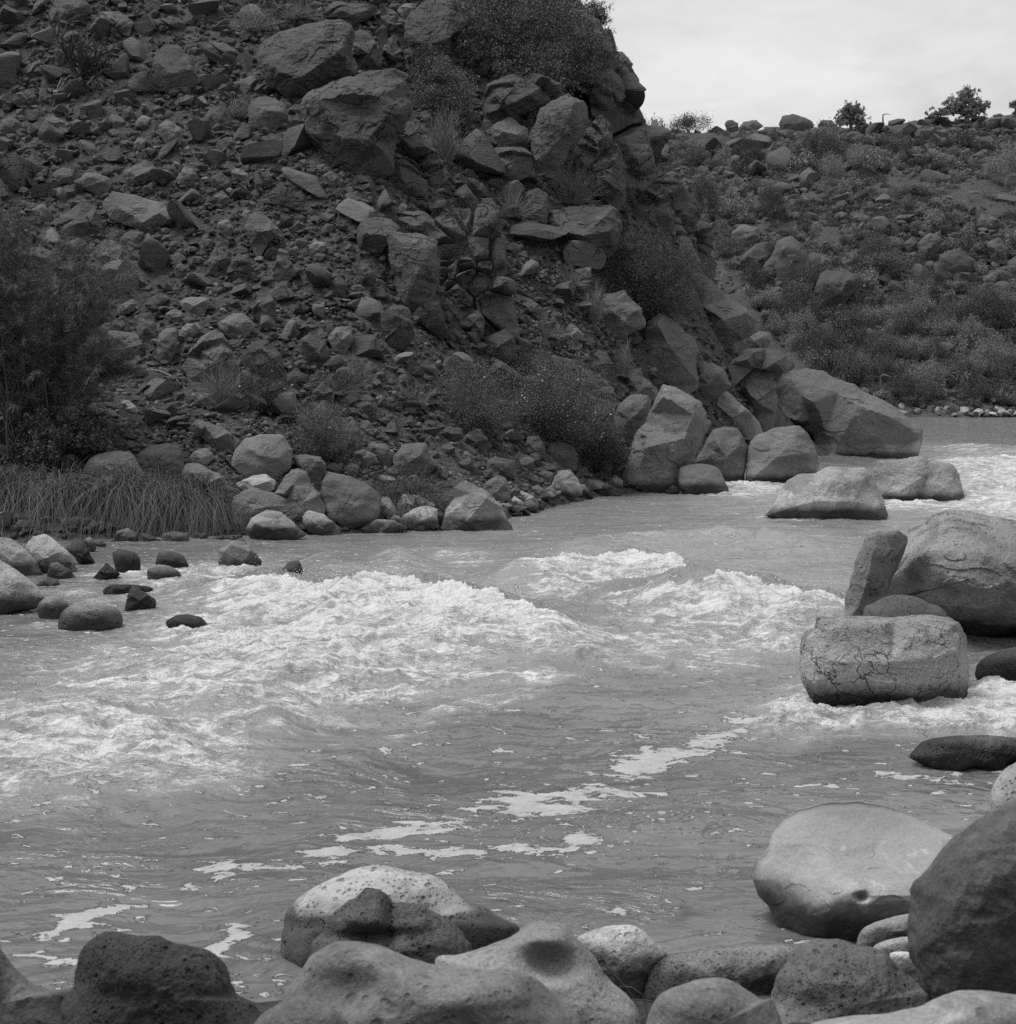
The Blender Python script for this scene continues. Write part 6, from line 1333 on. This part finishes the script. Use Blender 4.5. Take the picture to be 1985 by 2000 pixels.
# flying drops over the breaking crests
def spray():
    rg = np.random.default_rng(5); P_ = []
    def wz(x, y):
        px, py = topix(x, y, 0*x); c = np.interp(px, WPX[0], np.arange(WPX.shape[1])).astype(int); r = np.interp(py, WPY[:, 0], np.arange(WPX.shape[0])).astype(int); return WZ[r, c]
    for pts, n, hh in [(CREST[0][0], 700, .12), (CREST[1][0], 450, .10), (CREST[2][0], 260, .09), ([(520,1150),(570,1140),(620,1160)], 350, .2), ([(1640,1150),(1660,1190)], 150, .2), ([(380,1128),(480,1120)], 160, .1), ([(690,1160),(770,1150),(830,1170)], 300, .2)]:
        Q = np.array([[float(q) for q in onwater(*p)] for p in pts]); t_ = rg.uniform(0, len(Q)-1.001, n); k = t_.astype(int); q = Q[k]+(Q[k+1]-Q[k])*(t_-k)[:, None]
        clus = np.clip(n2(t_*5, t_*0+hh*50)*2+.6, 0.15, 1.6)
        q = q+rg.normal(0, .16, q.shape); P_.append(np.column_stack([q, wz(q[:, 0], q[:, 1])+np.abs(rg.normal(0, hh, n))*clus]))
    P_ = np.vstack(P_); v, f = _ICO[1]; s = .003+.009*rg.uniform(0, 1, len(P_))**3; n = len(P_)
    V = (v[None]*s[:, None, None]+P_[:, None]).reshape(-1, 3); F = (f[None]+np.arange(n)[:, None, None]*len(v)).reshape(-1, 3)
    m, nt, b = newmat('spray'); b.inputs['Base Color'].default_value = (.75, .75, .75, 1); b.inputs['Roughness'].default_value = .5
    obj('water_spray', mesh_np('water_spray', V, tris=F), m, label='fine white drops thrown up along the breaking wave crests', cat='spray', kind='stuff')
spray()
# ------------------------------------------------------------------ labels for the stones and bushes that have none
TONE = dict(slope='dark', slope_pale='grey', cliff='very dark', bank='mid-grey', bank_dark='wet black', cobble='pale', white='white', far='dark', river='pale', leaf_far='grey-green', leaf_fardark='dark', leaf_pale='pale')
ORD = ['nearest', 'second nearest', 'third nearest', 'fourth nearest', 'fifth nearest', 'sixth nearest', 'seventh nearest', 'eighth nearest', 'ninth nearest', 'tenth nearest', 'eleventh nearest', 'twelfth nearest', 'thirteenth nearest', 'fourteenth nearest', 'fifteenth nearest']
LM = [(r['px'], r['py'], r['lm']) for r in ROCKS if r['lm']]
LM += [(165,120,'the cactus'),(90,650,'the feathery shrub'),(1075,785,'the white-flowered shrub'),(1262,550,'the dense dark round shrub'),(435,755,'the pale tufted bush'),(795,935,'the grass tuft at the water'),(1663,225,'the small round skyline tree'),(1725,240,'the dead snag'),(1870,205,'the spreading skyline tree'),(1830,790,'the calm far water')]
def direction(dx, dy):
    a = math.degrees(math.atan2(-dy, dx)) % 360
    return ['right of', 'above and right of', 'above', 'above and left of', 'left of', 'below and left of', 'below', 'below and right of'][int((a+22.5)//45) % 8]
def autolabel(recs):
    used = set(); groups = {}
    for r in recs:
        if r['o'].get('label'): used.add(r['o']['label'])
    todo = [r for r in recs if not r['o'].get('label')]
    for r in todo:
        side = r['Yf']
        c = sorted(((math.hypot(r['px']-x, r['py']-y), x, y, n) for x, y, n in LM if (x > 1290 and y < 800 and side) or (not side and not (x > 1400 and y < 520))), key=lambda q: q[0])
        d, x, y, n = c[0]
        key = (TONE.get(r['mat'], 'grey'), r['o']['category'], direction(r['px']-x, r['py']-y), n); groups.setdefault(key, []).append((d, r))
    for (tone, cat, dr, n), L in groups.items():
        L.sort(key=lambda q: q[0])
        for i, (d, r) in enumerate(L):
            only = '' if len(L) == 1 else ORD[min(i, 14)]+' '
            lab = f"{tone} {cat}, {only}{dr} {n}"
            if lab in used: lab = f"{tone} smaller {cat}, {only}{dr} {n}"
            used.add(lab); r['o']['label'] = lab
for r in ROCKS: r['Yf'] = r['Y'] > 100
for r in PLANTS: r['Yf'] = True
for r in ROCKS: r['px'] = float(r['px']); r['py'] = float(r['py'])
autolabel(ROCKS); autolabel(PLANTS)

# ------------------------------------------------------------------ sky, sun, camera
w = bpy.data.worlds.new('World'); scene.world = w; w.use_nodes = True; nt = w.node_tree; nt.nodes.clear(); N = NT(nt)
SUN_EL, SUN_AZ = math.radians(66), math.radians(-82)     # azimuth measured from +y towards +x
out = N.n('OutputWorld'); bg = N.n('Background'); N.l(bg.outputs[0], out.inputs[0])
sky = N.n('TexSky'); sky.sky_type = 'NISHITA'; sky.sun_disc = False; sky.sun_elevation = SUN_EL; sky.sun_rotation = SUN_AZ; sky.air_density = 1.; sky.dust_density = 3.
bw = N.n('RGBToBW'); N.l(sky.outputs[0], bw.inputs[0])
tc = N.n('TexCoord'); D_ = tc.outputs['Generated']
sep = N.n('SeparateXYZ'); N.l(D_, sep.inputs[0])
# cloud layer seen in perspective: project the direction on a high plane
zc = N.math('MAXIMUM', sep.outputs['Z'], .03); cx_ = N.math('DIVIDE', sep.outputs['X'], zc); cy_ = N.math('DIVIDE', sep.outputs['Y'], zc)
cmb = N.n('CombineXYZ'); N.l(cx_, cmb.inputs[0]); N.l(cy_, cmb.inputs[1])
cl = N.noise(N.mapping(cmb.outputs[0], (.55, .28, 1), (0, 0, .3)), 1.0, 6, .55, .5)
cl2 = N.noise(N.mapping(cmb.outputs[0], (1.5, .8, 1), (0, 0, -.2)), 1.3, 5, .6, .4)
cloud = N.ramp(N.math('MULTIPLY_ADD', cl2, .35, cl), .5, .85, .76, 1.06)
base = N.math('MULTIPLY_ADD', bw.outputs[0], .25, 5.3)        # thin overcast over the blue
val = N.math('MULTIPLY', base, cloud)
N.l(N.grey(val), bg.inputs['Color']); bg.inputs['Strength'].default_value = .135
sun = bpy.data.lights.new('sun', 'SUN'); sun.energy = 2.3; sun.angle = math.radians(26); sun.color = (1, 1, 1)
so = bpy.data.objects.new('sun', sun); COL.objects.link(so)
d = Vector((math.sin(SUN_AZ)*math.cos(SUN_EL), math.cos(SUN_AZ)*math.cos(SUN_EL), math.sin(SUN_EL)))
so.rotation_euler = d.to_track_quat('Z', 'Y').to_euler(); so.location = (0, 0, 60)
cam = bpy.data.cameras.new('camera'); co = bpy.data.objects.new('camera', cam); COL.objects.link(co)
co.location = (0, 0, HCAM); co.rotation_euler = (math.pi/2-PITCH, 0, 0)
cam.sensor_fit = 'HORIZONTAL'; cam.sensor_width = 56.2; cam.lens = FPX/1985*56.2; cam.clip_end = 3000; cam.clip_start = .1
cam.dof.use_dof = True; cam.dof.focus_distance = 19; cam.dof.aperture_fstop = 10
scene.camera = co
scene.view_settings.view_transform = 'Standard'; scene.view_settings.look = 'None'; scene.view_settings.exposure = 0; scene.view_settings.gamma = 1
scene.render.engine = 'CYCLES'; scene.cycles.max_bounces = 5; scene.cycles.diffuse_bounces = 2; scene.cycles.glossy_bounces = 2; scene.cycles.transmission_bounces = 0
scene.cycles.use_denoising = False
